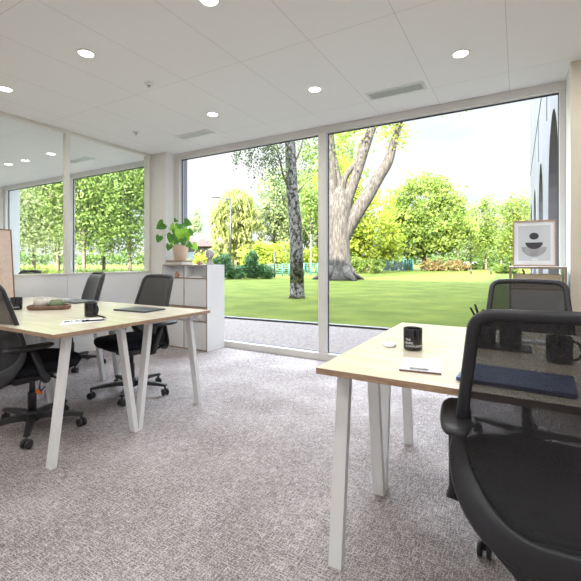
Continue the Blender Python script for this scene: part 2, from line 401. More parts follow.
# ceiling downlights (a regular grid, both rooms)
def downlight():
    r = empty('downlight', (0, 0, 0), 0, 'x', 'ceiling light')
    MB().lathe([(.053, 0), (.062, 0), (.062, -.005), (.052, -.007), (.049, -.002), (.049, .0)], seg=28, cap0=False, cap1=False).build('trim_ring', 'lamp_trim', r)
    MB().lathe([(.0505, .001), (.0500, -.006), (.035, -.0075), (.001, -.008)], seg=28, cap0=True, cap1=True).build('lens', 'lens', r)
    return r
dl0 = downlight()
lamp = bpy.data.lights.new('downlight_lamp', 'AREA'); lamp.shape = 'DISK'; lamp.size = .099; lamp.energy = 3.0; lamp.color = (1, .975, .95); lamp.spread = PI
GX = [-8.12, -6.92, -5.73, -3.93, -2.745, -1.56, -.364, .83, 2.02]; GY = [3.13, 1.75, .37, -1.01, -2.39]
vis = {(-3.93, 1.75): 'lit round downlight at the left edge of the photo, before the glass partition',
       (-2.745, 1.75): 'lit round downlight in the middle of the ceiling, above the left bench of desks',
       (-1.56, 1.75): 'lit round downlight cut by the top edge of the photo',
       (-2.745, 3.13): 'small lit round downlight beside the left ceiling vent, near the window',
       (-1.56, 3.13): 'lit round downlight just left of the wide right ceiling vent',
       (-.364, 3.13): 'lit round downlight right of the wide ceiling vent, above the right desks',
       (-5.73, 3.13): 'lit downlight seen through the glass partition, nearer the partition post',
       (-6.92, 3.13): 'lit downlight seen through the glass partition, at the far left of the photo'}
first = True
for gx in GX:
    for gy in GY:
        if (gx < XG and gy < .3) or (gx, gy) == (-3.93, 3.13): continue
        o = dl0 if first else copy_tree(dl0); first = False
        lb = vis.get((gx, gy)); put(o, (gx, gy, ZC), 0)
        if lb: o['label'] = lb; o['group'] = 'round ceiling downlights'
        else: o['label'] = 'round ceiling downlight outside the picture, behind or beside the viewer'; o['group'] = 'downlights out of the picture'
        lo = bpy.data.objects.new('downlight_lamp', lamp); COL.objects.link(lo); lo.parent = o; lo.location = (0, 0, -.012)

def vent(cx, cy, w_, d_, label):
    r = empty('ceiling_vent', (cx, cy, ZC), 0, label, 'vent', 'ceiling vents')
    f = MB(); b = .018
    f.b2((-w_ / 2 - b, -d_ / 2 - b, -.008), (w_ / 2 + b, -d_ / 2, .0)); f.b2((-w_ / 2 - b, d_ / 2, -.008), (w_ / 2 + b, d_ / 2 + b, .0))
    f.b2((-w_ / 2 - b, -d_ / 2, -.008), (-w_ / 2, d_ / 2, .0)); f.b2((w_ / 2, -d_ / 2, -.008), (w_ / 2 + b, d_ / 2, .0))
    f.build('vent_frame', 'vent', r)
    MB().b2((-w_ / 2, -d_ / 2, -.001), (w_ / 2, d_ / 2, .0)).build('vent_backing', 'vent_dark', r)
    g = MB(); n_ = 24
    for k in range(n_):
        x = -w_ / 2 + (k + .5) * w_ / n_
        g.box((x, 0, -.005), (.0095, d_, .005))
    g.build('slats', 'vent', r)
vent(-.953, 3.53, .475, .13, 'wide ceiling vent with short slats, right of the middle of the ceiling')
vent(-3.365, 3.52, .47, .11, 'grey ceiling vent above the plant shelf by the left window corner')
vent(-5.72, 3.55, .47, .11, 'ceiling vent seen through the glass partition')
def sensor(px, py, label):
    d = F * (ZC - HC) / (HY - py); x, y = at(px, d)
    r = empty('ceiling_sensor', (x, y, ZC), 0, label, 'sensor', 'small ceiling fittings')
    MB().lathe([(.036, 0), (.034, -.008), (.012, -.012)], seg=20).build('sensor_plate', 'vent', r)
    MB().lathe([(.012, -.012), (.012, -.03), (.004, -.036)], seg=14).build('sensor_head', 'steel', r)
sensor(149, 84, 'small round sensor on the ceiling between the downlights on the left')
sensor(136, 132, 'small round sensor on the ceiling near the glass partition and column')

# ------------------------------------------------------------------ desks
DW = 1.2
def desk(xr, y0, dep, foot0, foot1, label, group, inset=.115):
    """desk module: right edge xr, front edge y0"""
    r = empty('desk', (xr - DW / 2, y0 + dep / 2, 0), 0, label, 'desk', group)
    t = MB(); t.mi = 0
    t.b2((-DW / 2 + .001, -dep / 2 + .001, .718), (DW / 2 - .001, dep / 2 - .001, .74), .0012)
    for f in t.bm.faces:
        f.normal_update(); f.material_index = 0 if f.normal.z > .7 else 1
    t.build('tabletop', ['maple', 'ply'], r)
    ta, tb = foot0 + .085, foot1 - .105            # where the legs meet the top
    for sx in (-1, 1):
        x = sx * (DW / 2 - (inset if sx > 0 or inset > .1 else inset))
        for yb, yt in ((foot0, ta), (foot1, tb)):
            l = MB(); rs = []
            for y, z in ((yb, 0), (yt, .692)):
                y -= y0 + dep / 2
                rs.append([(x - .025, y - .016, z), (x + .025, y - .016, z), (x + .025, y + .016, z), (x - .025, y + .016, z)])
            l.rings(rs, smooth=False).build('leg', 'white_metal', r)
        b = MB(); b.b2((x - .02, ta - y0 - dep / 2 - .03, .692), (x + .02, tb - y0 - dep / 2 + .03, .7175)); b.build('frame_rail', 'white_metal', r)
    for yy in (ta, tb):
        b = MB(); y = yy - y0 - dep / 2; b.b2((-DW / 2 + .1, y - .015, .694), (DW / 2 - .1, y + .015, .7175)); b.build('crossbar', 'white_metal', r)
    return r
LX, LY, LD = -2.08, 1.15, .60
desk(LX, LY, LD, 1.20, 1.735, 'pale maple desk with white splayed legs, nearest desk of the left bench', 'left bench of desks')
desk(LX, LY + LD, LD, 1.765, 2.335, 'pale maple desk of the left bench, in front of the white shelf unit', 'left bench of desks')
desk(LX - DW, LY, LD, 1.20, 1.735, 'pale maple desk at the left edge carrying the mug by the near office chair', 'left bench of desks')
desk(LX - DW, LY + LD, LD, 1.765, 2.335, 'pale maple desk of the left bench against the glass partition, behind the tea tray', 'left bench of desks')
RX, RY, RD = -.628, 1.265, .605
desk(RX + DW, RY, RD, 1.34, 1.86, 'pale desk of the right bench nearest the viewer, carrying the navy laptop', 'right bench of desks', .048)
desk(RX + DW, RY + RD, RD, 1.90, 2.455, 'pale desk of the right bench on the window side', 'right bench of desks', .048)

# ------------------------------------------------------------------ office chairs
def back_pt(u, v, off=0):
    """u across (-1..1 scaled later), v height"""
    x, z = u, v
    rec = -.19 - .115 * max(0, (z - .50) / .49) ** 1.3
    rec -= .085 * max(0, (.62 - z) / .22) ** 1.4
    y = rec + .9 * x * x + off
    return (x, y, z)
def back_outline(n=12, inset=0):
    # rounded shape, wide at the waist
    pts = []
    W1, W2, W3 = .208 - inset, .243 - inset, .200 - inset
    zt, zb = .985 - inset, .385 + inset
    def arc(cx, cz, rx, rz, a0, a1, m):
        return [(cx + rx * math.cos(a0 + (a1 - a0) * i / m), cz + rz * math.sin(a0 + (a1 - a0) * i / m)) for i in range(m + 1)]
    r = .05
    pts += arc(W1 - r, zt - r, r, r, 0, PI / 2, 7)
    pts += [(x * (W1 - r), zt + .004 * (1 - x * x)) for x in (.6, .2, -.2, -.6)]
    pts += arc(-W1 + r, zt - r, r, r, PI / 2, PI, 7)
    for k in range(1, 7): 
        q = k / 7; pts.append((-(W1 + (W2 - W1) * q), zt - r + (.585 - zt + r) * q))
    low = [(W2 * math.cos(a) ** .66 if math.cos(a) > 1e-6 else 0, .585 - (.585 - zb) * math.sin(a) ** 1.05) for a in [PI / 2 * k / 14 for k in range(15)]]
    pts += [(-a, b) for a, b in low]
    pts += [(a, b) for a, b in reversed(low[:-1])]
    for k in range(1, 7):
        q = k / 7; pts.append((W2 + (W1 - W2) * q, .585 + (zt - r - .585) * q))
    return pts
def make_chair(arm_z=.61, arms=True, mesh='mesh', leg_rot=0):
    r = empty('office_chair', (0, 0, 0), 0, 'x', 'chair')
    c = MB(); c.sup([(0, .02, .405, .18, .18), (0, .02, .415, .225, .22), (0, .02, .44, .242, .235), (0, .02, .465, .243, .236), (0, .02, .482, .230, .224), (0, .02, .488, .16, .16)], n=3.6, seg=40)
    c.build('seat', 'black_fabric', r)
    c = MB(); c.sup([(0, .0, .385, .15, .17), (0, 0, .392, .19, .2), (0, .01, .406, .20, .2)], n=3.5, seg=28); c.build('seat_shell', 'black_plastic', r)
    c = MB(); c.box((0, -.02, .36), (.16, .24, .05), .012); c.build('tilt_mechanism', 'black_plastic', r)
    c = MB(); c.tube([(.06, .03, .372), (.17, .05, .366), (.25, .06, .362)], .006); c.box((.27, .063, .362), (.05, .022, .01), .003); c.build('lever', 'black_plastic', r)
    # back
    out = back_outline(); out = [p for i, p in enumerate(out) if i == 0 or (Vector(p) - Vector(out[i - 1])).length > .002]
    path = [Vector(back_pt(x, z)) for x, z in out]
    c = MB(); n_ = len(path); rs = []
    cen = Vector((0, -.26, .72))
    for i, p in enumerate(path):
        t_ = (path[(i + 1) % n_] - path[i - 1]).normalized(); nrm = Vector((0, 1, .18)).normalized(); nrm = (nrm - t_ * nrm.dot(t_)).normalized(); b_ = t_.cross(nrm)
        wd = .0165 if p.z > .64 else .0165 + .030 * (.64 - p.z) / .22
        rs.append([p + b_ * wd * math.cos(2 * PI * k / 10) + nrm * .013 * math.sin(2 * PI * k / 10) for k in range(10)])
    c.rings(rs, close=True); c.build('back_frame', 'frame_plastic', r)
    c = MB(); K = 7; R_ = []
    for k in range(1, K + 1):
        R_.append([c.bm.verts.new(back_pt(x * k / K, .72 + (z - .72) * k / K, .004)) for x, z in out])
    cv = c.bm.verts.new(back_pt(0, .72, .004))
    for j in range(len(out)):
        c.face([cv, R_[0][j], R_[0][(j + 1) % len(out)]], True)
        for k in range(K - 1): c.face([R_[k][j], R_[k + 1][j], R_[k + 1][(j + 1) % len(out)], R_[k][(j + 1) % len(out)]], True)
    c.build('mesh_back', mesh, r)
    c = MB(); rs = []
    for (y, z, a, h) in ((-.02, .365, .055, .016), (-.12, .362, .06, .016), (-.20, .352, .085, .016), (-.262, .372, .11, .014), (-.268, .42, .13, .010)):
        nn = Vector((0, 1, 0)) if z > .42 else (Vector((0, .4, 1)).normalized() if z > .37 else Vector((0, 0, 1)))
        rs.append([Vector((a * math.cos(2 * PI * k / 14), y, z)) + nn * h * math.sin(2 * PI * k / 14) for k in range(14)])
    c.rings(rs); c.build('back_support', 'black_plastic', r)
    if arms:
        for sx in (-1, 1):
            x = sx * .25
            c = MB(); c.tube([(sx * .15, -.02, .385), (sx * .22, -.025, .375), (sx * .262, -.03, .385), (x, -.05, .42), (x, -.115, arm_z - .03)], .021, seg=10, flat=(1.25, .75))
            a = c.build('armrest', 'frame_plastic', r)
            c = MB(); c.sup([(x, -.13, arm_z - .028, .03, .11), (x, -.13, arm_z - .018, .041, .138), (x, -.13, arm_z - .006, .043, .14), (x, -.13, arm_z, .035, .13)], n=3, seg=28)
            c.build('arm_pad', 'black_plastic', a)
    c = MB(); c.lathe([(.026, .12), (.026, .25), (.0255, .255)], seg=16); c.lathe([(.017, .255), (.017, .345)], seg=12); c.build('gas_column', 'black_plastic', r)
    c = MB(); c.lathe([(.045, .065), (.05, .085), (.043, .12), (.03, .135)], seg=20); c.build('base_hub', 'black_plastic', r)
    for k in range(5):
        a = leg_rot + PI / 2 + k * 2 * PI / 5; dx, dy = math.cos(a), math.sin(a)
        l = MB(); rs = []
        for q, z, w_, h in ((.03, .095, .026, .026), (.12, .10, .024, .02), (.24, .092, .021, .014), (.315, .083, .018, .011)):
            rs.append([(dx * q - dy * w_ * sx_, dy * q + dx * w_ * sx_, z + h * sz_) for sx_, sz_ in ((-1, -.8), (1, -.8), (.75, .8), (-.75, .8))])
        l.rings(rs, smooth=False); lo = l.build('base_leg', 'black_plastic', r)
        ca = a + .9; ex, ey = dx * .305, dy * .305
        w_ = MB(); ax = Vector((math.cos(ca), math.sin(ca), 0)); 
        for off in (-.016, .016):
            cc = Vector((ex, ey, .028)) + ax * off; side = Vector((-ax.y, ax.x, 0)); rs = []
            for qq, rr in ((-.009, .020), (-.007, .027), (.007, .027), (.009, .020)):
                rs.append([cc + ax * qq + (side * math.cos(2 * PI * j / 16) + Vector((0, 0, 1)) * math.sin(2 * PI * j / 16)) * rr for j in range(16)])
            w_.rings(rs)
        w_.tube([(ex, ey, .03), (ex, ey, .078)], .009, 8)
        w_.build('caster', 'black_plastic', lo)
    return r
ch = make_chair(leg_rot=.42)
put(ch, (-2.805, 1.41, 0), math.radians(-2), 'black office chair at the left edge, its seat pushed under the near desk', 'black office chairs')
tg = MB(); tg.tube([(.17, -.03, .36), (.20, -.05, .325), (.24, -.06, .315), (.262, -.045, .345)], .004); tg.build('cable', 'black_plastic', ch)
tg = MB(); tg.box((.195, -.05, .30), (.05, .02, .022), .005); tg.build('adjuster', 'orange', ch)
c3 = make_chair(leg_rot=-.47)
put(c3, (-2.845, 2.22, 0), math.radians(174), 'black mesh office chair on the far side of the left bench, beside the shelf unit', 'black office chairs')
c2 = make_chair(arms=False, mesh='mesh', leg_rot=.15)
# this one is upholstered: add a leather back pad
pad = MB(); rs = []
for k in range(11):
    z = .50 + .475 * k / 10; wv = .225 - .02 * abs(k - 5) / 5 - (.03 if k in (0, 10) else 0); y0 = -.205 - .115 * max(0, (z - .5) / .49) ** 1.3
    th = .035 if 0 < k < 10 else .02
    rs.append([(wv * math.copysign(abs(math.cos(a)) ** .6, math.cos(a)), y0 + .9 * (wv * math.cos(a)) ** 2 + .03 + th * math.copysign(abs(math.sin(a)) ** .7, math.sin(a)), z) for a in [2 * PI * j / 20 for j in range(20)]])
pad.rings(rs).build('back_cushion', 'leather', c2)
put(c2, (-4.13, 2.47, 0), math.radians(164), 'black leather-backed office chair beyond the left bench, close to the glass partition', 'black office chairs')
c4 = make_chair(arm_z=.675, leg_rot=.52)
put(c4, (.073, 1.414, 0), math.radians(7), 'large black mesh office chair in the right foreground, its back to the viewer', 'black office chairs')
c5 = make_chair(arm_z=.62, mesh='mesh', leg_rot=.55)
put(c5, (.045, 2.74, 0), math.radians(178), 'black mesh office chair on the window side of the right bench, below the framed print', 'black office chairs')
c6 = make_chair(arms=False, mesh='mesh_grey')
put(c6, (-5.70, 2.60, .0), math.radians(188), 'black office chair in the next room, its top showing through the glass partition', 'black office chairs')

# ------------------------------------------------------------------ things on desks
TZ = .7405
def curved_text(parent, lines, R, z0, size, ang, lh, sp=1.0):
    b = MB()
    for i, t_ in enumerate(lines):
        me = textmesh(t_, size, .0003, sp)
        vs = []
        for v in me.vertices:
            a = ang + v.co.x / R; rr = R + .0006 + v.co.z
            vs.append(b.bm.verts.new((rr * math.cos(a), rr * math.sin(a), z0 - i * lh + v.co.y)))
        for p in me.polygons: b.face([vs[j] for j in p.vertices])
        bpy.data.meshes.remove(me)
    return b.build('lettering', 'lettering', parent)
def mug(x, y, z, label, hang=0, R=.041, h=.098, text=None, tang=-PI / 2):
    r = empty('mug', (x, y, z), 0, label, 'mug', 'black mugs')
    b = MB(); b.lathe([(R * .8, 0), (R * .96, .003), (R, .010), (R, h - .004), (R - .0015, h), (R - .004, h - .001), (R - .005, h - .006), (R - .005, .012), (R * .7, .007)], seg=36)
    b.build('mug_body', 'mug', r)
    c_, s_ = math.cos(hang), math.sin(hang); pts = []
    for k in range(13):
        a = -PI / 2 + PI * k / 12
        q = R - .004 + .030 * math.cos(a) ** .8 if abs(math.cos(a)) > 1e-6 else R - .004
        pts.append((c_ * q, s_ * q, h * .5 + .034 * math.sin(a)))
    MB().tube(pts, .0052, 10, flat=(1, 1.3)).build('handle', 'mug', r)
    if text: curved_text(r, ['THE', 'BABEL', 'COMMUNITY'], R, h * .46, .0128, tang, .0135)
    return r
mug(-.393, 1.735, TZ, 'black mug with white lettering beside the notepad on the right bench', 1.9, text=True, tang=math.radians(-62 - 62), R=.0395, h=.094)
mug(-3.415, 1.60, TZ, 'black mug with white lettering at the left edge of the photo, before the leaning panel', 2.5, text=True, tang=math.radians(-42 - 62), R=.041)
mug(-2.555, 1.665, TZ, 'plain black mug behind the sheet of paper on the left bench', .1, R=.041)
mug(.135, 1.79, TZ, 'black mug with its handle to the right, seen through the near chair mesh', -.15, R=.043)
mug(-.028, 1.955, TZ + .012, 'black mug standing on the small dark tray beside the pen pot', 2.0, R=.043, h=.09)

def sheet(name, pts, th, mat, label, cat, z=TZ):
    b = MB(); b.rings([[(x, y, z) for x, y in pts], [(x, y, z + th) for x, y in pts]], smooth=False)
    o = b.build(name, mat); return tag(o, label, cat)
# paper with scribbles, left bench
p_ = sheet('paper_sheet', [(-2.345, 1.325), (-2.275, 1.575), (-2.43, 1.655), (-2.52, 1.45)], .0016, 'paper', 'white sheet of paper with dark handwriting on the near edge of the left bench', 'paper')
sc = MB(); base = Vector((-2.43, 1.415, TZ + .0019)); ux = Vector((.12, .30, 0)).normalized(); uy = Vector((-.30, .12, 0)).normalized()
strokes = [[(0, 0), (.01, .05)], [(.012, 0), (.022, .05)], [(-.004, .016), (.026, .018)], [(-.002, .034), (.028, .036)], [(.036, .0), (.042, .045), (.03, .03)], [(.055, .0), (.066, .045), (.082, .0), (.06, .018)], [(.088, .04), (.11, .044), (.094, .0)], [(.115, .0), (.122, .04), (.136, .02), (.118, .012)]]
for st in strokes:
    sc.tube([base + ux * a + uy * b_ for a, b_ in st], .0022, 5)
sc.build('handwriting', 'ink', p_)
def pen(a, b, z, label, mat='ink', r_=.0045):
    a = Vector((*a, z + r_)); b = Vector((*b, z + r_)); e = empty('pen', a, 0, label, 'pen')
    MB().tube([a * 0, (b - a) * .88], r_, 10).build('pen_barrel', mat, e)
    MB().tube([(b - a) * .88, (b - a) * .97, (b - a)], lambda q: r_ * (1 - .75 * q), 10).build('pen_tip', 'steel', e)
pen((-2.535, 1.70), (-2.372, 1.655), TZ, 'black pen lying behind the sheet of paper by the mug')
pen((-2.36, 1.475), (-2.285, 1.60), TZ + .002, 'dark pen lying on the right end of the sheet of paper')
# notepad right bench
np_ = sheet('notepad', [(-.357, 1.372), (-.222, 1.392), (-.252, 1.592), (-.388, 1.553)], .006, 'notebook', 'pale lilac notepad in front of the lettered mug on the right bench', 'notepad')
b = MB(); b.rings([[(x, y, TZ + .0061) for x, y in ((-.354, 1.378), (-.226, 1.397), (-.254, 1.584), (-.384, 1.547))], [(x, y, TZ + .0068) for x, y in ((-.354, 1.378), (-.226, 1.397), (-.254, 1.584), (-.384, 1.547))]], smooth=False)
b.build('top_page', 'paper', np_)
b = MB(); b.rings([[(x, y, TZ - .0001) for x, y in ((-.357, 1.371), (-.222, 1.391), (-.222, 1.392), (-.357, 1.372))], [(x, y, TZ + .006) for x, y in ((-.357, 1.371), (-.222, 1.391), (-.222, 1.392), (-.357, 1.372))]], smooth=False)
b.build('spine', 'brown_frame', np_)
pen((-.325, 1.392), (-.262, 1.402), TZ + .0069, 'thin silver pen lying along the front edge of the notepad', 'steel', .003)
ms = empty('mouse', (-.505, 1.765, TZ), .4, 'flat white computer mouse near the left edge of the right bench', 'mouse')
MB().sup([(0, 0, .0, .028, .048), (0, 0, .005, .031, .052), (0, 0, .011, .027, .046), (0, 0, .014, .015, .03)], n=2.4, seg=28).build('mouse_shell', 'shelf_white', ms)
MB().tube([(0, .02, .0145), (0, .036, .0115)], .0022, 6).build('scroll_wheel', 'pole', ms)

def laptop(cx, cy, w_, d_, rz, mat, label, z=TZ):
    r = empty('laptop', (cx, cy, z), rz, label, 'laptop', 'closed laptops')
    MB().b2((-w_ / 2, -d_ / 2, .002), (w_ / 2, d_ / 2, .0075), .002).build('laptop_base', mat, r)
    MB().b2((-w_ / 2, -d_ / 2, .008), (w_ / 2, d_ / 2, .0125), .002).build('laptop_lid', mat, r)
    MB().tube([(-w_ * .35, d_ / 2 - .004, .0077), (w_ * .35, d_ / 2 - .004, .0077)], .0026, 8).build('hinge', 'black_plastic', r)
    for sx in (-1, 1):
        for sy in (-1, 1): MB().lathe([(.006, 0), (.006, .002)], (sx * (w_ / 2 - .03), sy * (d_ / 2 - .03), 0), 10).build('rubber_foot', 'black_plastic', r)
    return r
lp = laptop(-.008, 1.445, .315, .215, math.radians(-3), 'laptop_blue', 'closed navy blue laptop behind the mesh of the near chair on the right bench')
m_ = MB()
for k, x in enumerate((-.022, -.014, -.005)): m_.b2((x, .0, .0126), (x + .006, .006, .0128))
m_.b2((.006, -.001, .0126), (.030, .004, .0128), mat=1)
m_.build('lid_badge', ['steel', 'ink'], lp)
laptop(-2.545, 2.06, .33, .21, math.radians(4), 'laptop', 'closed dark grey laptop in front of the chair beside the shelf unit')
laptop(-3.60, 2.19, .34, .22, math.radians(2), 'laptop', 'closed dark grey laptop behind the tea tray, in front of the leather-backed chair')
# tea tray
tx, ty = -3.235, 1.755
tr = empty('tray', (tx, ty, TZ), math.radians(40), 'oval dark walnut tray holding the two teapots on the left bench', 'tray')
MB().sup([(0, 0, 0, .145, .075), (0, 0, .006, .155, .083), (0, 0, .012, .155, .083)], n=2.6, seg=36).build('tray_base', 'walnut', tr)
rm = MB(); pts = []
for k in range(36):
    th = 2 * PI * k / 36; c_, s_ = math.cos(th), math.sin(th)
    pts.append((.152 * math.copysign(abs(c_) ** (2 / 2.6), c_), .080 * math.copysign(abs(s_) ** (2 / 2.6), s_), .020))
rm.tube(pts, .006, 8, close=True, up=(0, 0, 1), flat=(2.2, .8)); rm.build('tray_rim', 'walnut', tr)
def on(px, d): return at(px, d)
x_, y_ = -3.283, 1.715
tp = empty('teapot', (x_, y_, TZ + .0125), 0, 'round speckled cream teapot on the walnut tray', 'teapot')
MB().lathe([(.03, 0), (.046, .012), (.053, .035), (.048, .058), (.03, .072), (.02, .075)], seg=28).build('pot_body', 'stone', tp)
MB().lathe([(.024, .0755), (.022, .079), (.006, .082), (.009, .09), (.004, .096)], seg=20).build('pot_lid', 'stone', tp)
MB().tube([(-.042, -.01, .03), (-.062, -.015, .045), (-.072, -.018, .065)], lambda q: .009 - .004 * q, 10).build('spout', 'stone', tp)
x_, y_ = -3.190, 1.79
tp = empty('tea_bowl', (x_, y_, TZ + .0125), 0, 'squat olive green glazed bowl on the walnut tray beside the cream teapot', 'bowl')
MB().lathe([(.032, 0), (.05, .008), (.058, .03), (.053, .052), (.042, .062), (.038, .060), (.048, .048), (.05, .03), (.035, .01)], seg=30).build('bowl_body', 'green_glaze', tp)
MB().lathe([(.0425, .0625), (.044, .066), (.040, .067), (.0385, .063)], seg=30, cap0=False, cap1=False).build('bowl_rim', 'stone', tp)
# pen pot and small tray on right bench
pp = empty('pen_pot', (-.125, 1.955, TZ + .012), 0, 'dark pen pot full of pens standing behind the near chair', 'pen pot')
MB().lathe([(.036, 0), (.040, .004), (.041, .085), (.0385, .086), (.037, .08), (.037, .008)], seg=28).build('pot_wall', 'mug', pp)
for k, (dx, dy, hh) in enumerate(((-.062, 0, .158), (-.045, .02, .172), (-.038, -.02, .16), (-.012, .03, .15), (.012, .02, .148), (.03, .0, .14), (.04, .03, .15))):
    a = Vector((-dx * .25 - .125, -dy * .3 + 1.955, TZ + .022)); b_ = Vector((-.125 + dx, 1.955 + dy, TZ + .012 + hh))
    o = MB().tube([Vector((0, 0, 0)), (b_ - a)], .0045, 8).build('pen', 'ink'); o.location = a
    tag(o, 'dark pen standing in the pen pot on the right bench', 'pen', 'pens in the pen pot')
st = MB(); st.b2((-.175, 1.90, TZ), (.05, 2.03, TZ + .009), .003)
tag(st.build('desk_tray', 'black_plastic'), 'flat dark desk tray under the pen pot and a black mug', 'tray')
cd = MB(); cd.b2((.005, 2.12, TZ), (.115, 2.19, TZ + .012), .002)
tag(cd.build('card_box', 'notebook'), 'small pale flat box lying on the window side desk of the right bench', 'box')

# leaning framed panel at the far left
lf = empty('framed_drawing', (XG + .10, 1.80, TZ), 0, 'tall beige framed drawing leaning on the glass partition at the left edge', 'picture')
lean = Matrix.Rotation(math.radians(-6), 4, 'Y')
def leanbox(lo, hi, name, mat, par):
    b = MB(); b.b2(lo, hi)
    bmesh.ops.transform(b.bm, matrix=lean, verts=b.bm.verts)
    return b.build(name, mat, par)
leanbox((0, -.27, .012), (.010, .262, .70), 'panel_face', 'canvas', lf)
for lo, hi in (((-.004, .262, .0), (.016, .272, .712)), ((-.004, -.28, .0), (.016, -.27, .712)), ((-.004, -.27, .70), (.016, .262, .712)), ((-.004, -.27, .0), (.016, .262, .012))):
    leanbox(lo, hi, 'frame_side', 'brown_frame', lf)
b = MB()
for yy, z0, z1 in ((.14, .05, .5), (.125, .1, .56), (.11, .08, .40), (.09, .2, .6), (.155, .15, .36)):
    b.tube([(.0105, yy + .008 * math.sin(k * 1.3), z0 + (z1 - z0) * k / 10) for k in range(11)], .0016, 5)
bmesh.ops.transform(b.bm, matrix=lean, verts=b.bm.verts)
b.build('line_drawing', 'canvas_line', lf)

# ------------------------------------------------------------------ shelf units
def shelf(x0, x1, y0, y1, cols, label, niche_open=False):
    r = empty('shelf_unit', ((x0 + x1) / 2, (y0 + y1) / 2, 0), 0, label, 'shelf', 'white shelf units by the window')
    hw, hd = (x1 - x0) / 2, (y1 - y0) / 2; t = .016
    for lev in (0, 1):
        z0 = lev * .54; z1 = z0 + .539
        body = MB()
        body.b2((-hw, -hd, z0), (hw, hd, z0 + t)); body.b2((-hw, -hd, z1 - t), (hw, hd, z1))
        body.b2((-hw, -hd, z0 + t), (-hw + t, hd, z1 - t)); body.b2((hw - t, -hd, z0 + t), (hw, hd, z1 - t))
        zs = z1 - .165
        cw = 2 * hw / cols
        for k in range(1, cols): body.b2((-hw + k * cw - t / 2, -hd, z0 + t), (-hw + k * cw + t / 2, hd, z1 - t))
        for k in range(cols):
            body.b2((-hw + k * cw + (t if k == 0 else t / 2), -hd, zs - t), (-hw + (k + 1) * cw - (t if k == cols - 1 else t / 2), hd, zs))
        if not niche_open: body.b2((-hw + t, -hd + .17, z0 + t), (hw - t, -hd + .178, z1 - t), mat=0)
        for f in body.bm.faces:
            f.normal_update()
            cy_ = f.calc_center_median().y
            f.material_index = 1 if (f.normal.y < -.7 and cy_ < -hd + .002) else 0
        body.build('shelf_body', ['shelf_white', 'plyshelf'], r)
        for k in range(cols):
            xa = -hw + k * cw + (t if k == 0 else t / 2) + .002; xb = -hw + (k + 1) * cw - (t if k == cols - 1 else t / 2) - .002
            za, zb = z0 + t + .002, zs - t - .002; zm = (za + zb) / 2
            poly = [(xa, za), (xb, za), (xb, zb), (xa, zb), (xa, zm + .022), (xa + .012, zm + .016), (xa + .012, zm - .016), (xa, zm - .022)]
            d = MB(); d.prism(poly, 1, -hd + .001, -hd + .013); d.build('door', 'shelf_grey', r)
    return r
SX0, SX1, SY0, SY1 = -4.115, -3.330, 3.70, 4.030
SX0 = -4.115
shelf(SX0, SX1, SY0, SY1, 2, 'white two-column shelf unit with plywood edges under the potted plant by the left window')
shelf(-.062, .320, 3.60, 3.93, 1, 'white single-column shelf unit under the framed print beside the right wall', True)
ST = 1.0795
# plant on book box
def P3(px, py, y=3.80): return aty(px, py, y)
px_, _, _ = P3(180.6, 250, 3.80)
bk = MB(); bk.b2((px_ - .20, 3.70, ST), (px_ + .125, 3.91, ST + .028), .003); 
o = tag(bk.build('book', 'stone'), 'thick pale book under the plant pot, lower of the two on the shelf unit', 'book', 'books under the plant pot')
bk = MB(); bk.b2((px_ - .185, 3.71, ST + .0285), (px_ + .115, 3.90, ST + .058), .003, mat=1); 
tag(bk.build('book', ['tanbox', 'plyshelf']), 'brown book directly under the plant pot, upper of the two on the shelf unit', 'book', 'books under the plant pot')
PZ = ST + .0585
pl = empty('potted_plant', (px_, 3.80, PZ), 0, 'leafy green plant in a pale ribbed pot on top of the left shelf unit', 'plant')
MB().lathe([(.076, 0), (.082, .004), (.104, .17), (.108, .176), (.108, .196), (.102, .196), (.102, .178), (.1, .165)], seg=36).build('plant_pot', 'basket', pl)
MB().lathe([(.101, .165), (.1, .178), (.01, .181)], seg=28).build('soil', 'soil', pl)
def leafshape(c, size, ang, tilt, yaw, bright):
    # heart shape in local xy, tip toward -y
    pts = []
    out = [(0, .18), (.22, .34), (.42, .30), (.52, .08), (.44, -.22), (.24, -.50), (0, -.78), (-.24, -.50), (-.44, -.22), (-.52, .08), (-.42, .30), (-.22, .34)]
    b = MB(); Mx = Matrix.Translation(c) @ Matrix.Rotation(yaw, 4, 'Z') @ Matrix.Rotation(ang, 4, 'Y') @ Matrix.Rotation(PI / 2 + tilt, 4, 'X')
    rim = [b.bm.verts.new(Mx @ Vector((x * size, y * size, -.18 * size * x * x * 3 - .1 * size * y * y))) for x, y in out]
    mid = [b.bm.verts.new(Mx @ Vector((0, y * size, .03 * size))) for y in (.1, -.25)]
    for i in range(12):
        a, c_ = rim[i], rim[(i + 1) % 12]
        m_ = mid[0] if (i < 3 or i >= 9) else mid[1]
        b.face([m_, a, c_], True)
    b.face([mid[0], rim[3], mid[1]], True); b.face([mid[0], mid[1], rim[9]], True)
    return b
leaves = [(161.7, 224.5, .17, 1.0, .2, 0, 3.72), (159, 237.5, .125, .35, .1, 0, 3.70), (175.5, 220, .08, .8, .6, 0, 3.85), (186, 222.5, .14, -1.2, .5, 0, 3.82), (173.5, 226.5, .12, .8, .2, 1, 3.74),
          (171, 236, .15, .25, .0, 0, 3.70), (175.5, 231, .13, -.3, .2, 0, 3.74), (181, 232, .22, -.15, -.1, 1, 3.70), (189, 232, .12, -.9, .1, 0, 3.78), (169, 246, .11, .3, .1, 0, 3.66), (186, 236, .13, -.4, .1, 1, 3.73),
          (193.5, 245.5, .12, -.9, -.2, 1, 3.74), (188.5, 244.5, .10, -1.0, .2, 0, 3.68), (178, 238, .15, .5, -.2, 0, 3.72), (183, 240, .12, -.3, 0, 0, 3.68), (178.5, 226, .12, .1, .4, 0, 3.85), (173, 241, .10, .7, .1, 1, 3.73)]
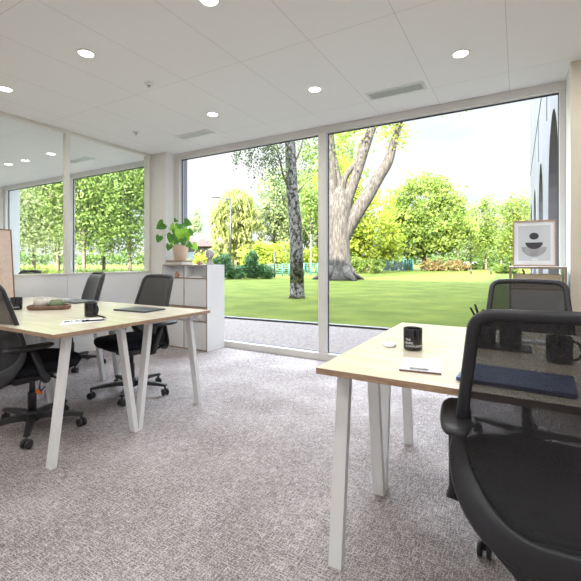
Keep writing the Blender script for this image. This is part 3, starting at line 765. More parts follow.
for (lx, ly, sz, ang, tilt, br, yy) in leaves:
    p = Vector(P3(lx, ly, yy)) - Vector((px_, 3.80, PZ))
    top = p + Vector((0, 0, sz * .15))
    root = Vector((max(-.06, min(.06, p.x * .3)), -.02, .178))
    s_ = MB(); s_.tube([root, root.lerp(top, .5) + Vector((0, 0, .05 + .15 * abs(p.x))), top + Vector((0, .012, 0))], .0028, 6)
    so = s_.build('stem', 'stem', pl)
    leafshape(p, sz * .82, ang, tilt, .5, br).build('leaf', 'leaf_bright' if br else 'leaf', pl)
# small ornaments
def setp(px, y, z, dx=0): 
    x, _, _ = aty(px, 260, y); return (x, y, z)
o = empty('lidded_jar', setp(200, 3.76, ST), 0, 'tiny brown lidded jar on the shelf unit between the plant and the grey bust', 'jar')
MB().lathe([(.025, 0), (.038, .012), (.036, .028), (.02, .036)], seg=20).build('jar_body', 'darkclay', o)
MB().lathe([(.012, .0365), (.016, .042), (.010, .052), (.003, .054)], seg=14).build('jar_lid', 'darkclay', o)
b = MB()
b.lathe([(.05, 0), (.052, .02), (.03, .05), (.024, .075)], seg=20, sy=.8)
b.lathe([(.024, .0755), (.044, .09), (.055, .125), (.054, .155), (.040, .185), (.015, .2)], (.0, 0, 0), 20, sy=1)
b.tube([(.045, -.01, .115), (.063, -.015, .112)], .012, 8)
bu = b.build('bust_sculpture', 'bust'); bu.location = setp(209.8, 3.80, ST)
tag(bu, 'small grey stone head sculpture standing on the right end of the left shelf unit', 'sculpture')
SN = 1.079 - .165
b = MB(); b.lathe([(.018, 0), (.030, .012), (.032, .035), (.018, .058), (.014, .066), (.018, .076), (.012, .078)], seg=20)
o = b.build('vase', 'terracotta'); o.location = setp(177, 3.70, SN + .0005); tag(o, 'small terracotta vase in the upper left niche of the shelf unit', 'vase')
for k, (dz, lab) in enumerate(((0, 'lower'), (.0125, 'upper'))):
    x, _, _ = aty(197, 276, 3.72); b = MB(); b.b2((x - .10, 3.70 + .01 * k, SN + .0005 + dz), (x + .09, 3.86, SN + .0125 + dz), .002)
    tag(b.build('book', 'stone' if k else 'paper'), '%s of two flat pale books in the upper right niche of the left shelf unit' % lab, 'book', 'flat books in the shelf niche')
b = MB(); b.lathe([(.022, 0), (.034, .008), (.037, .05), (.033, .082), (.030, .082), (.033, .05), (.03, .012)], seg=22)
o = b.build('white_cup', 'stone'); o.location = setp(201, 3.71, .539 - .165 + .0005); tag(o, 'small cream cup in the lower niche of the left shelf unit', 'cup')
# right shelf contents
b = MB(); b.b2((-.035, 3.64, SN + .0005), (.285, 3.86, SN + .105), .003)
tag(b.build('cardboard_box', 'tanbox'), 'tan cardboard box in the niche of the right shelf unit', 'box')
o = empty('figurine', setp(523.5, 3.70, SN + .1055), 0, 'tiny brown figurine on the tan box in the right shelf unit', 'figurine')
MB().tube([(0, 0, 0), (.004, 0, .012), (-.002, 0, .022)], .008, 8).build('figure_body', 'darkclay', o)
MB().lathe([(.004, .022), (.009, .028), (.007, .036), (.002, .038)], (-.004, 0, 0), 12).build('figure_head', 'darkclay', o)
# framed print
fr = empty('framed_print', (.114, 3.80, ST + .001), 0, 'oak framed print of a black circle over two half bowls, on the right shelf unit', 'picture')
leanR = Matrix.Rotation(math.radians(-4), 4, 'X')
def lb(mb, name, mats):
    bmesh.ops.transform(mb.bm, matrix=leanR, verts=mb.bm.verts); return mb.build(name, mats, fr)
W_, H_ = .152, .378
for lo, hi in (((-W_, -.02, 0), (-W_ + .01, 0, H_)), ((W_ - .01, -.02, 0), (W_, 0, H_)), ((-W_ + .01, -.02, 0), (W_ - .01, 0, .01)), ((-W_ + .01, -.02, H_ - .01), (W_ - .01, 0, H_))):
    lb(MB().b2(lo, hi), 'frame_side', 'frame_wood')
lb(MB().b2((-W_ + .01, -.012, .01), (W_ - .01, -.006, H_ - .01)), 'mount', 'mat')
lb(MB().b2((-.112, -.0128, .045), (.112, -.0121, .335)), 'print_ground', 'print_grey')
def disc(cx, cz, r, a0, a1, y, sx=1, sz=1, n_=28):
    return [(cx + r * sx * math.cos(a0 + (a1 - a0) * k / n_), cz + r * sz * math.sin(a0 + (a1 - a0) * k / n_)) for k in range(n_ + (0 if a1 - a0 > 6 else 1))]
lb(MB().prism(disc(0, .248, .033, 0, 2 * PI, 0, 1, .85), 1, -.0136, -.0129), 'printed_circle', 'print_dark')
lb(MB().prism(disc(0, .195, .061, PI, 2 * PI, 0, 1, .88), 1, -.0144, -.0137), 'printed_bowl', 'print_dark')
lb(MB().prism(disc(0, .158, .088, PI, 2 * PI, 0, 1, .92), 1, -.0136, -.0129), 'printed_large_bowl', 'print_mid')
lb(MB().b2((-.012, -.0136, .05), (.026, -.0129, .062)), 'print_caption', 'mat')
# wall switch on the right wall
sw = empty('wall_switch', (.425, YP, 1.22), 0, 'small light switch on the beige wall at the right edge of the photo', 'switch')
MB().b2((-.0, -.01, -.06), (.08, 0, .06), .003).build('switch_plate', 'beige_wall', sw)
MB().b2((.012, -.015, -.04), (.068, -.0105, .04), .002).build('rocker', 'trim', sw)

# ------------------------------------------------------------------ outdoors
GZ = -.10
def slab(name, pts, z0, z1, mats, kind='structure'):
    b = MB(); b.rings([[(x, y, z0) for x, y in pts], [(x, y, z1) for x, y in pts]], smooth=False)
    return tag(b.build(name, mats), kind=kind)
slab('gravel_path', [(-40, YW + .1), (14, YW + .1), (14, 7.15), (-2.16, 6.88), (-5.42, 6.62), (-40, 6.3)], GZ - .3, GZ, 'gravel')
slab('lawn', [(-160, 6.2), (-40, 6.41), (-5.42, 6.73), (-2.16, 6.99), (14, 7.26), (120, 7.6), (120, 220), (-160, 220)], GZ - .3, GZ + .005, 'grass')
kb = MB(); kp = [(-40, 6.3), (-5.42, 6.62), (-2.16, 6.88), (14, 7.15)]
kb.rings([[(x, y, GZ - .02) for x, y in kp] + [(x, y + .11, GZ - .02) for x, y in reversed(kp)], [(x, y, GZ + .035) for x, y in kp] + [(x, y + .11, GZ + .035) for x, y in reversed(kp)]], smooth=False)
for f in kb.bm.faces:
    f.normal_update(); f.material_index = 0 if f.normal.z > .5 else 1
struct(kb, 'trim_30', ['kerb', 'kerb_dark'])

# concrete wing with arches
cX = .6; WZ = 14.0; per = 8.15 * cX; aw = 4.4 * cX; top = 1.12 + 5.0 * cX; yc0 = 15.7 * cX
wb = MB(); th = .55; Yend = 43 * cX
def wq(p): wb.face([wb.bm.verts.new(q) for q in p])
yprev = YW + .34
Rr = aw / 2; spring = top - Rr * 1.25
for k in range(4):
    yc = yc0 + per * (k - .0) if k >= 0 else 0
    ya, yb_ = yc - aw / 2, yc + aw / 2
    if yb_ > Yend: break
    wq([(cX, yprev, GZ), (cX, ya, GZ), (cX, ya, WZ), (cX, yprev, WZ)])
    arc = [(yc - Rr * math.cos(PI * j / 16), spring + Rr * 1.25 * math.sin(PI * j / 16)) for j in range(17)]
    for j in range(16):
        (y1, z1), (y2, z2) = arc[j], arc[j + 1]
        wq([(cX, y1, z1), (cX, y2, z2), (cX, y2, WZ), (cX, y1, WZ)])
        wq([(cX, y1, z1), (cX + th, y1, z1), (cX + th, y2, z2), (cX, y2, z2)])
    wq([(cX, ya, GZ), (cX + th, ya, GZ), (cX + th, ya, spring), (cX, ya, spring)]); wq([(cX, yb_, GZ), (cX, yb_, spring), (cX + th, yb_, spring), (cX + th, yb_, GZ)])
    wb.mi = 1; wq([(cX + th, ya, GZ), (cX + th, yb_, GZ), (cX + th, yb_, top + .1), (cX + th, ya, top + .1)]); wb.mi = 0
    yprev = yb_
wq([(cX, yprev, GZ), (cX, Yend, GZ), (cX, Yend, WZ), (cX, yprev, WZ)])
wq([(cX, Yend, GZ), (14, Yend, GZ), (14, Yend, WZ), (cX, Yend, WZ)])
wq([(cX, YW + .34, WZ), (cX, Yend, WZ), (14, Yend, WZ), (14, YW + .34, WZ)])
wq([(14, YW + .34, GZ), (14, Yend, GZ), (14, Yend, WZ), (14, YW + .34, WZ)])
struct(wb, 'wall_concrete_wing', ['concrete', 'concrete_dark'])
j_ = MB(); zj = 1.12 + 8.0 * cX; j_.b2((cX - .015, YW + .34, zj), (cX, Yend, zj + .05))
for yy in (13.0 * cX, 17.6 * cX + .6, 26 * cX): j_.b2((cX - .012, yy, top + .35), (cX, yy + .03, zj))
struct(j_, 'trim_31', 'kerb_dark')
lx = empty('wall_lamp', (cX + .30, 13.95 * cX + .34, 1.95), 0, 'small white wall lamp inside the nearest concrete arch', 'lamp')
MB().b2((-.06, -.02, 0), (.06, .12, .28), .01).build('lamp_body', 'shelf_white', lx)
MB().b2((-.04, .12, .05), (.04, .16, .2), .01).build('lamp_bracket', 'pole', lx)

# ---- vegetation
def leaves_mesh(name, pts, size, mat, parent=None, aspect=1.0, seed=0, droop=0):
    g = np.random.default_rng(seed); n_ = len(pts); pts = np.asarray(pts)
    a = g.normal(size=(n_, 3)); a /= np.linalg.norm(a, axis=1)[:, None]
    if droop: a[:, 2] = -abs(a[:, 2]) - droop; a /= np.linalg.norm(a, axis=1)[:, None]
    b = g.normal(size=(n_, 3)); b -= a * (a * b).sum(1)[:, None]; b /= np.linalg.norm(b, axis=1)[:, None]
    s = size * g.uniform(.6, 1.3, (n_, 1))
    V = np.empty((n_ * 4, 3))
    V[0::4] = pts + a * s * aspect; V[1::4] = pts + b * s * .55; V[2::4] = pts - a * s * aspect; V[3::4] = pts - b * s * .55
    me = bpy.data.meshes.new(name)
    me.vertices.add(n_ * 4); me.vertices.foreach_set('co', V.ravel())
    me.loops.add(n_ * 4); me.loops.foreach_set('vertex_index', np.arange(n_ * 4))
    me.polygons.add(n_); me.polygons.foreach_set('loop_start', np.arange(0, n_ * 4, 4)); me.polygons.foreach_set('loop_total', np.full(n_, 4))
    me.update(calc_edges=True); me.materials.append(M[mat])
    o = bpy.data.objects.new(name, me); COL.objects.link(o)
    if parent: o.parent = parent
    return o
def clumps(blobs, ncl, per_, spread, seed, shell=.75):
    """blobs: (cx,cy,cz,rx,ry,rz)"""
    g = np.random.default_rng(seed); out = []
    vol = np.array([b[3] * b[4] * b[5] for b in blobs]) ** .67; vol /= vol.sum()
    for b, v in zip(blobs, vol):
        k = max(2, int(ncl * v))
        d = g.normal(size=(k, 3)); d /= np.linalg.norm(d, axis=1)[:, None]; r = g.uniform(shell, 1.0, (k, 1)) ** 1
        c = np.array(b[:3]) + d * r * np.array(b[3:])
        p = np.repeat(c, per_, axis=0) + g.normal(size=(k * per_, 3)) * spread
        out.append(p)
    P = np.concatenate(out); return P[P[:, 2] > .02]
def tree(name, px, d, blobs, mat, label, group=None, cat='tree', trunk=None, bark='bark_dark', ncl=220, per_=26, spread=.35, size=.16, seed=1, droop=0, shell=.7, aspect=1):
    """blobs given as (px offset m right, depth offset m, z, rx, ry, rz) around the base"""
    x, y = at(px, d); r = empty(name, (x, y, GZ), YAW, label, cat, group)
    P = clumps(blobs, ncl, per_, spread, seed, shell)
    leaves_mesh('foliage', P, size, mat, r, seed=seed, droop=droop, aspect=aspect)
    if trunk:
        h, rad = trunk
        b = MB(); b.tube([(0, 0, -.05), (0, 0, .3), (.05 * rad, 0, h * .5), (0, 0, h)], lambda q: rad * (1.25 - .8 * q), 10)
        for k in range(5):
            a = k * 2.4; z = h * (.5 + .08 * k)
            b.tube([(0, 0, z), (math.cos(a) * h * .12, math.sin(a) * h * .12, z + h * .15), (math.cos(a) * h * .2, math.sin(a) * h * .2, z + h * .32)], lambda q: rad * .4 * (1 - .7 * q), 6)
        b.build('trunk', bark, r)
    return r
BG = 'trees across the lawn'
# big round tree
tree('round_tree', 424, 54, [(0, 0, 7.3, 5.6, 5, 5.4), (-.8, -1, 4.6, 5.6, 5, 2.7), (1.2, -1, 5.5, 5.0, 4.5, 3.0), (-.5, 0, 10.0, 3.6, 3.4, 2.9), (-3.5, -.6, 6.5, 2.6, 3, 2.6), (3.4, -.6, 7.5, 2.3, 3, 2.6)], 'l_mid',
     'large round green tree in the middle of the right window', BG, trunk=(7, .35), ncl=420, per_=42, spread=.42, size=.24, seed=3)
# row at the right
for k, (px, d, h, wv, lab) in enumerate(((471, 63, 10.5, 1.9, 'slender tree right beside the big round tree'), (486, 57.5, 10.8, 2.0, 'second tree to the right of the big round tree, taller than its neighbours'),
                             (501, 69, 12.6, 2.2, 'tall loose tree midway between the round tree and the concrete wing'), (515, 52, 10.6, 2.0, 'tall yellowish tree left of the framed print'), (527, 75, 15.5, 2.0, 'rightmost tree, touching the edge of the concrete wing'))):
    tree('poplar_tree', px, d, [(0, 0, h * .55, wv, wv, h * .42), (.4, 0, h * .75, wv * .6, wv * .6, h * .25), (-.5, 0, h * .35, wv * .9, wv, h * .22)], 'l_pale' if k % 2 == 0 else 'l_mid', lab, BG, trunk=(h * .8, .16), ncl=150, per_=24, spread=.36, size=.19, seed=20 + k, shell=.3)
for k, (px, d) in enumerate(((458, 90), (480, 103), (505, 117), (530, 131))):
    tree('distant_tree', px, d, [(0, 0, 5.5, 6, 4, 4.5), (3, 0, 3.5, 4, 3, 3)], 'l_deep', ['dark distant tree just right of the round tree trunk', 'dark distant tree behind the second slender tree', 'dark distant tree left of the framed print', 'dark distant tree behind the rightmost tree'][k], 'distant trees', trunk=(5, .2), ncl=110, per_=22, spread=.6, size=.38, seed=60 + k)
# yellow-green bush tree behind the big poplar
tree('yellow_green_tree', 368, 44, [(0, 0, 5.0, 3.6, 3, 4.4), (-2.5, 0, 6, 2.8, 2.5, 4.5), (1.0, -.4, 3.4, 2.6, 2, 3.0), (-3.5, 0, 10, 2.5, 2.5, 3)], 'l_yellow', 'bright yellow-green leafy tree just right of the thick trunk', BG, trunk=(4, .2), ncl=300, per_=30, spread=.40, size=.24, seed=5)
# big two-limbed tree
bx, by = at(338.5, 26.0)
bt = empty('thick_trunked_tree', (bx, by, GZ), YAW, 'huge old tree with forked pale limbs directly right of the window mullion', 'tree')
def im(px, py, dd=0): return ((px - 338.5) / F * 26.0 * (26 + dd) / 26, dd, zat(py, 26.0 + dd) - GZ)
b = MB()
def limb(pts, r0, r1, seg=12, b=b):
    n_ = len(pts); P = [Vector(p) for p in pts]; fine = []
    for i in range(n_ - 1):
        for q in range(4): 
            p0 = P[max(i - 1, 0)]; p1 = P[i]; p2 = P[i + 1]; p3 = P[min(i + 2, n_ - 1)]; t_ = q / 4
            fine.append(.5 * ((2 * p1) + (-p0 + p2) * t_ + (2 * p0 - 5 * p1 + 4 * p2 - p3) * t_ * t_ + (-p0 + 3 * p1 - 3 * p2 + p3) * t_ ** 3))
    fine.append(P[-1]); b.tube(fine, lambda q: r0 + (r1 - r0) * q, seg)
b.lathe([(1.32, 0), (1.02, .35), (.84, 1.0), (.76, 2.0), (.74, 3.2), (.80, 4.6), (.62, 5.6), (.3, 6.2)], (0, 0, -.05), 20)
for a in (.3, 1.5, 2.7, 3.9, 5.2): b.tube([(math.cos(a) * .7, math.sin(a) * .7, .75), (math.cos(a) * 1.2, math.sin(a) * 1.2, .25), (math.cos(a) * 1.85, math.sin(a) * 1.85, -.03)], lambda q: .34 * (1 - .7 * q), 8)
limb([im(337, 245), im(335, 228), im(332.5, 205), im(331, 170), im(329, 130), im(330, 90), im(326, 50)], .55, .18)
limb([im(340, 240), im(343, 222), im(347, 200), im(355, 178), im(366, 145), im(374, 122), im(384, 90), im(388, 50)], .50, .15)
limb([im(338, 246), im(345, 231), im(355, 215), im(368, 195), im(378, 178), im(388, 162), im(393, 145), im(399, 125), im(408, 95)], .62, .14)
limb([im(340, 200), im(344, 180), im(350, 170), im(357, 160), im(362, 140)], .26, .08)
limb([im(340, 215), im(339, 180), im(335, 160), im(331, 135)], .22, .12)
b.build('trunk', 'bark', bt)
P = clumps([(im(352, 118)[0], -1, im(352, 118)[2], 3.4, 2.5, 2.2), (im(345, 150)[0], 1.5, im(345, 160)[2], 1.9, 1, 2.6), (im(333, 90)[0], 0, im(330, 90)[2], 4, 3, 3), (im(385, 122)[0], 0, im(380, 122)[2], 1.5, 1.2, 1.5), (im(400, 118)[0], 0, im(400, 118)[2], 1.2, 1.2, 1.6),
            (im(405, 145)[0], 0, im(405, 145)[2], .6, .6, 1.0), (im(415, 80)[0], 0, im(415, 80)[2], 3.5, 2, 1.8), (im(365, 60)[0], 0, im(365, 60)[2], 5, 4, 2.5), (im(452, 108)[0], 0, im(440, 100)[2], 1.8, 1, .7)], 330, 20, .34, 9, .2)
leaves_mesh('foliage', P, .115, 'l_yellow', bt, seed=9)
tree('background_tree', 318, 50, [(0, 0, 9, 5.5, 3, 7), (-3, 0, 8, 3.5, 3, 5.5), (2.5, 0, 14, 4.5, 3, 4.5), (-1, 0, 4.5, 3, 2, 2.5)], 'l_birch2', 'light green tree filling the gap right behind the birch trunk', BG, trunk=(9, .25), ncl=300, per_=28, spread=.45, size=.24, seed=11, shell=.35)
tree('background_tree', 274, 46, [(0, 0, 8.2, 2.4, 2, 3.9), (.8, 0, 5.2, 2.0, 2, 2.4)], 'l_pale', 'pale green tree immediately left of the birch trunk', BG, trunk=(7, .2), ncl=150, per_=28, spread=.36, size=.2, seed=12, shell=.3)
tree('slender_tree', 311, 40, [(0, 0, 7, 1.6, 1.4, 3.0)], 'l_birch2', 'thin pale stemmed tree between the birch trunk and the mullion', BG, trunk=(6, .13), bark='house', ncl=70, per_=24, spread=.35, size=.17, seed=13, shell=.3)
# willow on the left
tree('willow_tree', 236, 42, [(0, 0, 5.8, 2.3, 2, 2.9), (-1.1, 0, 4.3, 1.7, 1.6, 3.0), (1.2, 0, 4.2, 1.7, 1.6, 3.0), (.3, 0, 7.0, 1.3, 1.3, 1.8)], 'l_willow', 'weeping yellow-green tree behind the street lamp', BG, trunk=(6, .2), ncl=260, per_=26, spread=.26, size=.16, seed=14, droop=1.5, aspect=1.6)
tree('small_tree', 195.5, 70, [(0, 0, 6.2, 1.2, 1.2, 4.6)], 'l_pale', 'narrow pale tree above the red roof beside the plant', BG, trunk=(6, .12), ncl=60, per_=18, spread=.4, size=.22, seed=15, shell=.2)
for k, (px, d, h, w_, lab) in enumerate(((262, 38, 2.7, 2.2, 'bright yellow shrub left of the birch'), (281, 41, 3.1, 2.3, 'bright yellow shrub directly behind the birch trunk'), (247, 44, 2.6, 1.8, 'yellow-green shrub right of the pale house'), (208, 45, 2.1, 1.6, 'yellow-green shrub above the grey sculpture'), (313, 43, 2.4, 1.6, 'yellow shrub just left of the mullion'))):
    tree('shrub', px, d, [(0, 0, h * .55, w_, 1.2, h * .5)], 'l_yellow', lab, 'yellow shrubs along the lawn', 'shrub', ncl=80, per_=24, spread=.28, size=.17, seed=30 + k)
tree('shrub', 440, 50, [(0, 0, .7, 2.6, 1, .6), (2.2, 0, .55, 1.5, 1, .45)], 'l_red', 'low reddish shrub at the foot of the round tree', 'low shrubs right of the trunk', 'shrub', ncl=80, per_=26, spread=.22, size=.16, seed=41)
tree('shrub', 476, 60, [(0, 0, .55, 3.5, 1, .45)], 'l_deep', 'low dark green shrub line right of the reddish shrub', 'low shrubs right of the trunk', 'shrub', ncl=70, per_=26, spread=.25, size=.18, seed=42)
tree('shrub', 505, 40, [(0, 0, .35, 1.3, .7, .35)], 'l_mid', 'small green shrub beside the right shelf unit', 'low shrubs right of the trunk', 'shrub', ncl=50, per_=22, spread=.16, size=.13, seed=43)
tree('shrub', 366, 40, [(0, 0, .7, 2.0, 1, .6), (-1.6, 0, 1.0, 1.0, .8, .7)], 'l_mid', 'low green shrub right beside the thick trunk', 'low shrubs right of the trunk', 'shrub', ncl=60, per_=24, spread=.2, size=.15, seed=44)
# ivy hedge along the left
for k, (px, d, w_, h, lab) in enumerate(((222, 27, .7, 1.9, 'ivy-clad bush just right of the grey sculpture'), (238, 27.4, 1.3, .95, 'low clipped hedge between the two ivy columns'), (252, 27.4, .42, 2.0, 'tall ivy-clad post standing above the hedge'), (263, 27.6, .8, .95, 'low hedge just right of the ivy-clad post'))):
    tree('hedge', px, d, [(0, 0, h * .5, w_, .5, h * .48), (0, 0, h * .4, w_ * .9, .5, h * .36)], 'l_hedge', lab, 'hedge beyond the lawn on the left', 'hedge', ncl=110, per_=26, spread=.10, size=.08, seed=50 + k)
hz = at(290, 30)
# green mesh fences
def fence(pxa, da, pxb, db, h, npost, label, mat='fence', rail=True, panel=None):
    xa, ya = at(pxa, da); xb, yb_ = at(pxb, db); r = empty('fence', (xa, ya, GZ), 0, label, 'fence', 'fences beyond the lawn')
    D = Vector((xb - xa, yb_ - ya, 0)); u = D.normalized()
    for k in range(npost): 
        p = D * (k / (npost - 1)); MB().tube([p, p + Vector((0, 0, h))], .05, 6).build('post', mat, r)
    b = MB()
    for z in np.linspace(.1, h - .06, 6): b.tube([u * .05 + Vector((0, 0, z)), D - u * .05 + Vector((0, 0, z))], .018, 5)
    L_ = D.length; nn = int(L_ / .35)
    for k in range(1, nn): b.tube([D * (k / nn) + Vector((0, 0, .05)), D * (k / nn) + Vector((0, 0, h - .05))], .014, 4)
    b.build('wire_panel', mat, r)
fence(268, 32, 296, 33, 1.05, 5, 'teal green wire fence left of the birch trunk')
fence(304, 34, 330, 36, 1.1, 5, 'teal green wire fence between the birch and the mullion')
fence(350, 46, 413, 50, 1.5, 7, 'teal green wire fence in front of the pale blue hoarding')
def flatboard(pxa, pxb, d, z0, z1, name, mat, label, cat):
    xa, ya = at(pxa, d); xb, yb_ = at(pxb, d); u = Vector((xb - xa, yb_ - ya, 0)); n_ = Vector((-u.y, u.x, 0)).normalized() * .1
    b = MB(); q = [Vector((0, 0, 0)), u, u + n_, n_]
    b.rings([[p + Vector((0, 0, z0 - GZ)) for p in q], [p + Vector((0, 0, z1 - GZ)) for p in q]], smooth=False)
    o = b.build(name, mat); o.location = (xa, ya, GZ); return tag(o, label, cat)
flatboard(372, 413, 56, GZ, 1.3, 'hoarding', 'bluewhite', 'pale blue and white hoarding behind the green fence', 'hoarding')
flatboard(463, 478, 84, GZ, 1.0, 'white_sign_board', 'shelf_white', 'low white board beyond the lawn right of the reddish shrub', 'board')
flatboard(316, 330, 62, GZ, 1.4, 'white_van_board', 'bluewhite', 'pale low wall seen between the birch and the mullion', 'wall')
for k, (px, d) in enumerate(((471, 38), (491, 37))):
    x, y = at(px, d); o = MB().tube([(0, 0, 0), (0, 0, .55)], .06, 8).build('marker_post', 'pole'); o.location = (x, y, GZ); tag(o, ['short marker post on the lawn below the white board', 'short marker post on the lawn nearer the framed print'][k], 'post', 'marker posts')
x, y = at(274.5, 30); o = MB().tube([(0, 0, 0), (0, 0, 2.0)], .06, 8).build('fence_pole', 'pole'); o.location = (x, y, GZ); tag(o, 'dark slim post standing before the yellow shrub left of the birch', 'post')
# birch
X0, Y0 = at(297, 13.1)
bi = empty('birch_tree', (X0, Y0, GZ), YAW, 'birch with a black and white mottled trunk in the left window', 'tree')
def ib(px, py, dd=0): return ((px - 297) / F * 13.1 * (13.1 + dd) / 13.1, dd, zat(py, 13.1 + dd) - GZ)
b = MB(); b.lathe([(.30, -.03), (.25, .12), (.235, .5)], seg=18, cap1=False)
b.tube([(0, 0, .5), ib(296.5, 250), ib(295, 220), ib(292, 190), ib(291, 165), ib(290, 140), ib(289, 110), ib(287, 60)], lambda q: .235 - .09 * q, 18)
b.build('trunk', 'birch', bi)
brs = [[ib(291, 190), ib(284, 178, -.2), ib(280, 162, -.4), ib(276, 150, -.5), ib(270, 143, -.6)], [ib(291, 170), ib(297, 158, .2), ib(301, 148, .3), ib(304, 135, .3)], [ib(289, 130), ib(275, 132, -.4), ib(258, 142, -.7), ib(250, 160, -.8)], [ib(288, 115), ib(270, 108, .3), ib(252, 118, .2), ib(243, 140, .1)], [ib(289, 120), ib(305, 112), ib(318, 125), ib(324, 150)], [ib(291, 200), ib(300, 190, .2), ib(306, 182, .3)]]
b = MB()
for p in brs: limb(p, .05, .008, 6, b)
b.build('branches', 'bark_dark', bi)
def strands(anchors, n_, L, seed, sx=.12):
    g = np.random.default_rng(seed); out = []
    for a in anchors:
        a = np.array(a)
        for _ in range(n_):
            o_ = a + g.normal(size=3) * (.32, .35, .15); ln = g.uniform(.4, 1) * L; m_ = int(ln / .055)
            dr = g.normal(size=2) * .12
            t_ = np.linspace(0, 1, m_)[:, None]
            p = o_ + np.hstack([dr[0] * t_, dr[1] * t_, -ln * t_]) + g.normal(size=(m_, 3)) * .035
            out.append(p)
    return np.concatenate(out)
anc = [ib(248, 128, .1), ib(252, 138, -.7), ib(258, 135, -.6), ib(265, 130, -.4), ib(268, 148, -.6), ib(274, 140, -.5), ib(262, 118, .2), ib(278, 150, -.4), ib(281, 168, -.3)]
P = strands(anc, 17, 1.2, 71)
leaves_mesh('shade_painted_foliage', P, .042, 'l_birch', bi, seed=72)  # these strands take the leaf colour with painted shade
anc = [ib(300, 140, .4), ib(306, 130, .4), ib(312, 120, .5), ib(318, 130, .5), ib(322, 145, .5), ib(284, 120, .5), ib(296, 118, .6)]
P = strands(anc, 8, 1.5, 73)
leaves_mesh('light_painted_foliage', P, .042, 'l_birch2', bi, seed=74)  # these strands take the leaf colour with painted light
# street lamp
x, y = at(230.5, 33); sl = empty('street_lamp', (x, y, GZ), YAW, 'grey street lamp with a long arm to the left, seen above the shelf unit', 'street lamp')
hz_ = zat(198, 33) - GZ
MB().tube([(0, 0, 0), (0, 0, hz_)], lambda q: .10 - .03 * q, 10).build('pole', 'pole', sl)
MB().tube([(0, 0, hz_ - .1), (-.5, 0, hz_ - .05), (-1.0, 0, hz_ + .05)], .05, 8).build('arm', 'pole', sl)
MB().box((-1.25, 0, hz_ + .08), (.6, .22, .1), .03).build('lamp_head', 'pole', sl)
# houses
x, y = at(203, 62); hs = empty('house', (x, y, GZ), YAW, 'pale house with a red tiled roof to the right of the potted plant', 'house', 'houses far left')
MB().b2((-4.2, 0, 0), (3.0, 6, 3.6)).build('house_walls', 'house', hs)
b = MB(); b.rings([[(-4.6, -.4, 3.6), (3.4, -.4, 3.6), (3.4, 6.4, 3.6), (-4.6, 6.4, 3.6)], [(-3.4, 2.9, 5.9), (2.4, 2.9, 5.9), (2.4, 3.1, 5.9), (-3.4, 3.1, 5.9)]], smooth=False); b.build('roof', 'roof', hs)
b = MB(); b.b2((1.8, 2.6, 5.2), (2.3, 3.3, 6.7)); b.build('chimney', 'roof', hs)
for xx in (-2.6, .4): MB().b2((xx, -.06, 1.4), (xx + 1.2, -.005, 2.7)).build('house_window', 'house_pane', hs)
x, y = at(236, 50); hs = empty('house', (x, y, GZ), YAW, 'flat roofed pale pink house behind the street lamp', 'house', 'houses far left')
MB().b2((-1.6, 0, 0), (1.7, 5, 3.6)).build('house_walls', 'house', hs)
MB().b2((-1.75, -.15, 3.605), (1.85, 5.1, 3.8)).build('roof', 'house', hs)
for xx in (-1.0, .6): MB().b2((xx, -.06, 1.3), (xx + .6, -.005, 2.6)).build('house_window', 'house_pane', hs)

# greenery outside the neighbouring room
NG = 'trees outside the next room'
nt_ = [(12, 48, 8.5, 13, 'l_pale', 'leafy tree at the left end of the next room window'), (34, 52, 7.0, 15, 'l_yellow', 'bright tree left of the partition post, seen through the glass'), (58, 46, 6.0, 13, 'l_pale', 'pale leafy tree just left of the partition post'),
       (84, 45, 5.5, 13, 'l_birch2', 'leafy tree just right of the partition post'), (104, 52, 5.0, 15, 'l_pale', 'pale tree in the middle of the right partition pane'), (130, 48, 5.0, 15, 'l_birch2', 'light green tree at the right end of the partition glass')]
for k, (px, d, w_, h, mt, lab) in enumerate(nt_):
    tree('garden_tree', px, d, [(0, 0, h * .55, w_, 1.6, h * .45), (0, 0, h * .8, w_ * .7, 1.4, h * .25)], mt, lab, NG, trunk=(h * .7, .22), ncl=330, per_=30, spread=.55, size=.20, seed=80 + k, shell=.35)
for k, (px, d, w_, h, lab) in enumerate(((20, 12, 1.4, 1.0, 'low bright hedge at the left end of the next room window'), (60, 13, 2.2, .9, 'low hedge seen across the partition post'), (110, 15, 3.0, .85, 'low hedge seen through the right partition pane'))):
    tree('hedge', px, d, [(0, 0, h * .5, w_, .5, h * .48)], 'l_yellow' if k == 0 else 'l_mid', lab, 'hedges outside the next room', 'hedge', ncl=130, per_=24, spread=.1, size=.06, seed=95 + k)
# far hedgerow closing the horizon
tree('far_hedgerow', 300, 120, [(q, 0, 1.8, 7, 2, 2.4) for q in range(-110, 110, 9)], 'l_deep', 'long dark hedgerow along the horizon behind everything', None, 'hedge', ncl=520, per_=20, spread=.7, size=.5, seed=99, shell=.2)

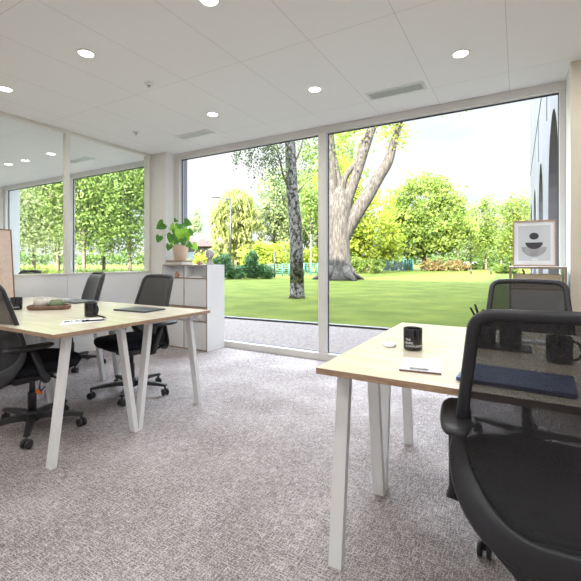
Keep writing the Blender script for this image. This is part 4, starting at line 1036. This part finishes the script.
# ------------------------------------------------------------------ light
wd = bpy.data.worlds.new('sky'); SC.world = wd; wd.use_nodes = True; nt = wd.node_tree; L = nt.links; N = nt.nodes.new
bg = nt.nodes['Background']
tc = N('ShaderNodeTexCoord'); sp = N('ShaderNodeSeparateXYZ'); L.new(tc.outputs['Generated'], sp.inputs[0])
mp = N('ShaderNodeMapping'); mp.inputs['Scale'].default_value = (1, 1, 3.5); L.new(tc.outputs['Generated'], mp.inputs[0])
ns = N('ShaderNodeTexNoise'); ns.inputs['Scale'].default_value = 2.4; ns.inputs['Detail'].default_value = 5; L.new(mp.outputs[0], ns.inputs['Vector'])
cr = N('ShaderNodeValToRGB'); e = cr.color_ramp.elements
e[0].position = .42; e[0].color = (.86, .92, .97, 1); e[1].position = .54; e[1].color = (.98, .98, .975, 1)
L.new(ns.outputs['Fac'], cr.inputs['Fac']); L.new(cr.outputs[0], bg.inputs['Color'])
mr = N('ShaderNodeMapRange'); mr.inputs['From Min'].default_value = .37; mr.inputs['From Max'].default_value = .62; mr.inputs['To Min'].default_value = 1.0; mr.inputs['To Max'].default_value = 17  # sky strength boosted above the elevations in view, added to light the room
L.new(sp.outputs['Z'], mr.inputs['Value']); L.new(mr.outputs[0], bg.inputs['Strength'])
bl = N('ShaderNodeMix'); bl.data_type = 'RGBA'; m2 = N('ShaderNodeMapRange'); m2.inputs['From Min'].default_value = .36; m2.inputs['From Max'].default_value = .5
L.new(sp.outputs['Z'], m2.inputs['Value']); L.new(m2.outputs[0], bl.inputs['Factor']); L.new(cr.outputs[0], bl.inputs['A']); bl.inputs['B'].default_value = (.78, .88, 1, 1)
L.new(bl.outputs['Result'], bg.inputs['Color'])
sun = bpy.data.lights.new('sun', 'SUN'); sun.energy = 34; sun.angle = math.radians(1.0); sun.color = (1, .95, .84)
so = bpy.data.objects.new('sun', sun); COL.objects.link(so)
el = math.radians(32); dirv = Vector((-.10, 1, 0)).normalized() * math.cos(el) + Vector((0, 0, -math.sin(el)))
so.rotation_euler = dirv.to_track_quat('-Z', 'Y').to_euler(); so.location = (0, -20, 20)

vs = SC.view_settings
vs.view_transform = 'Standard'; vs.look = 'None'; vs.exposure = 0.16; vs.gamma = 1; vs.use_curve_mapping = False
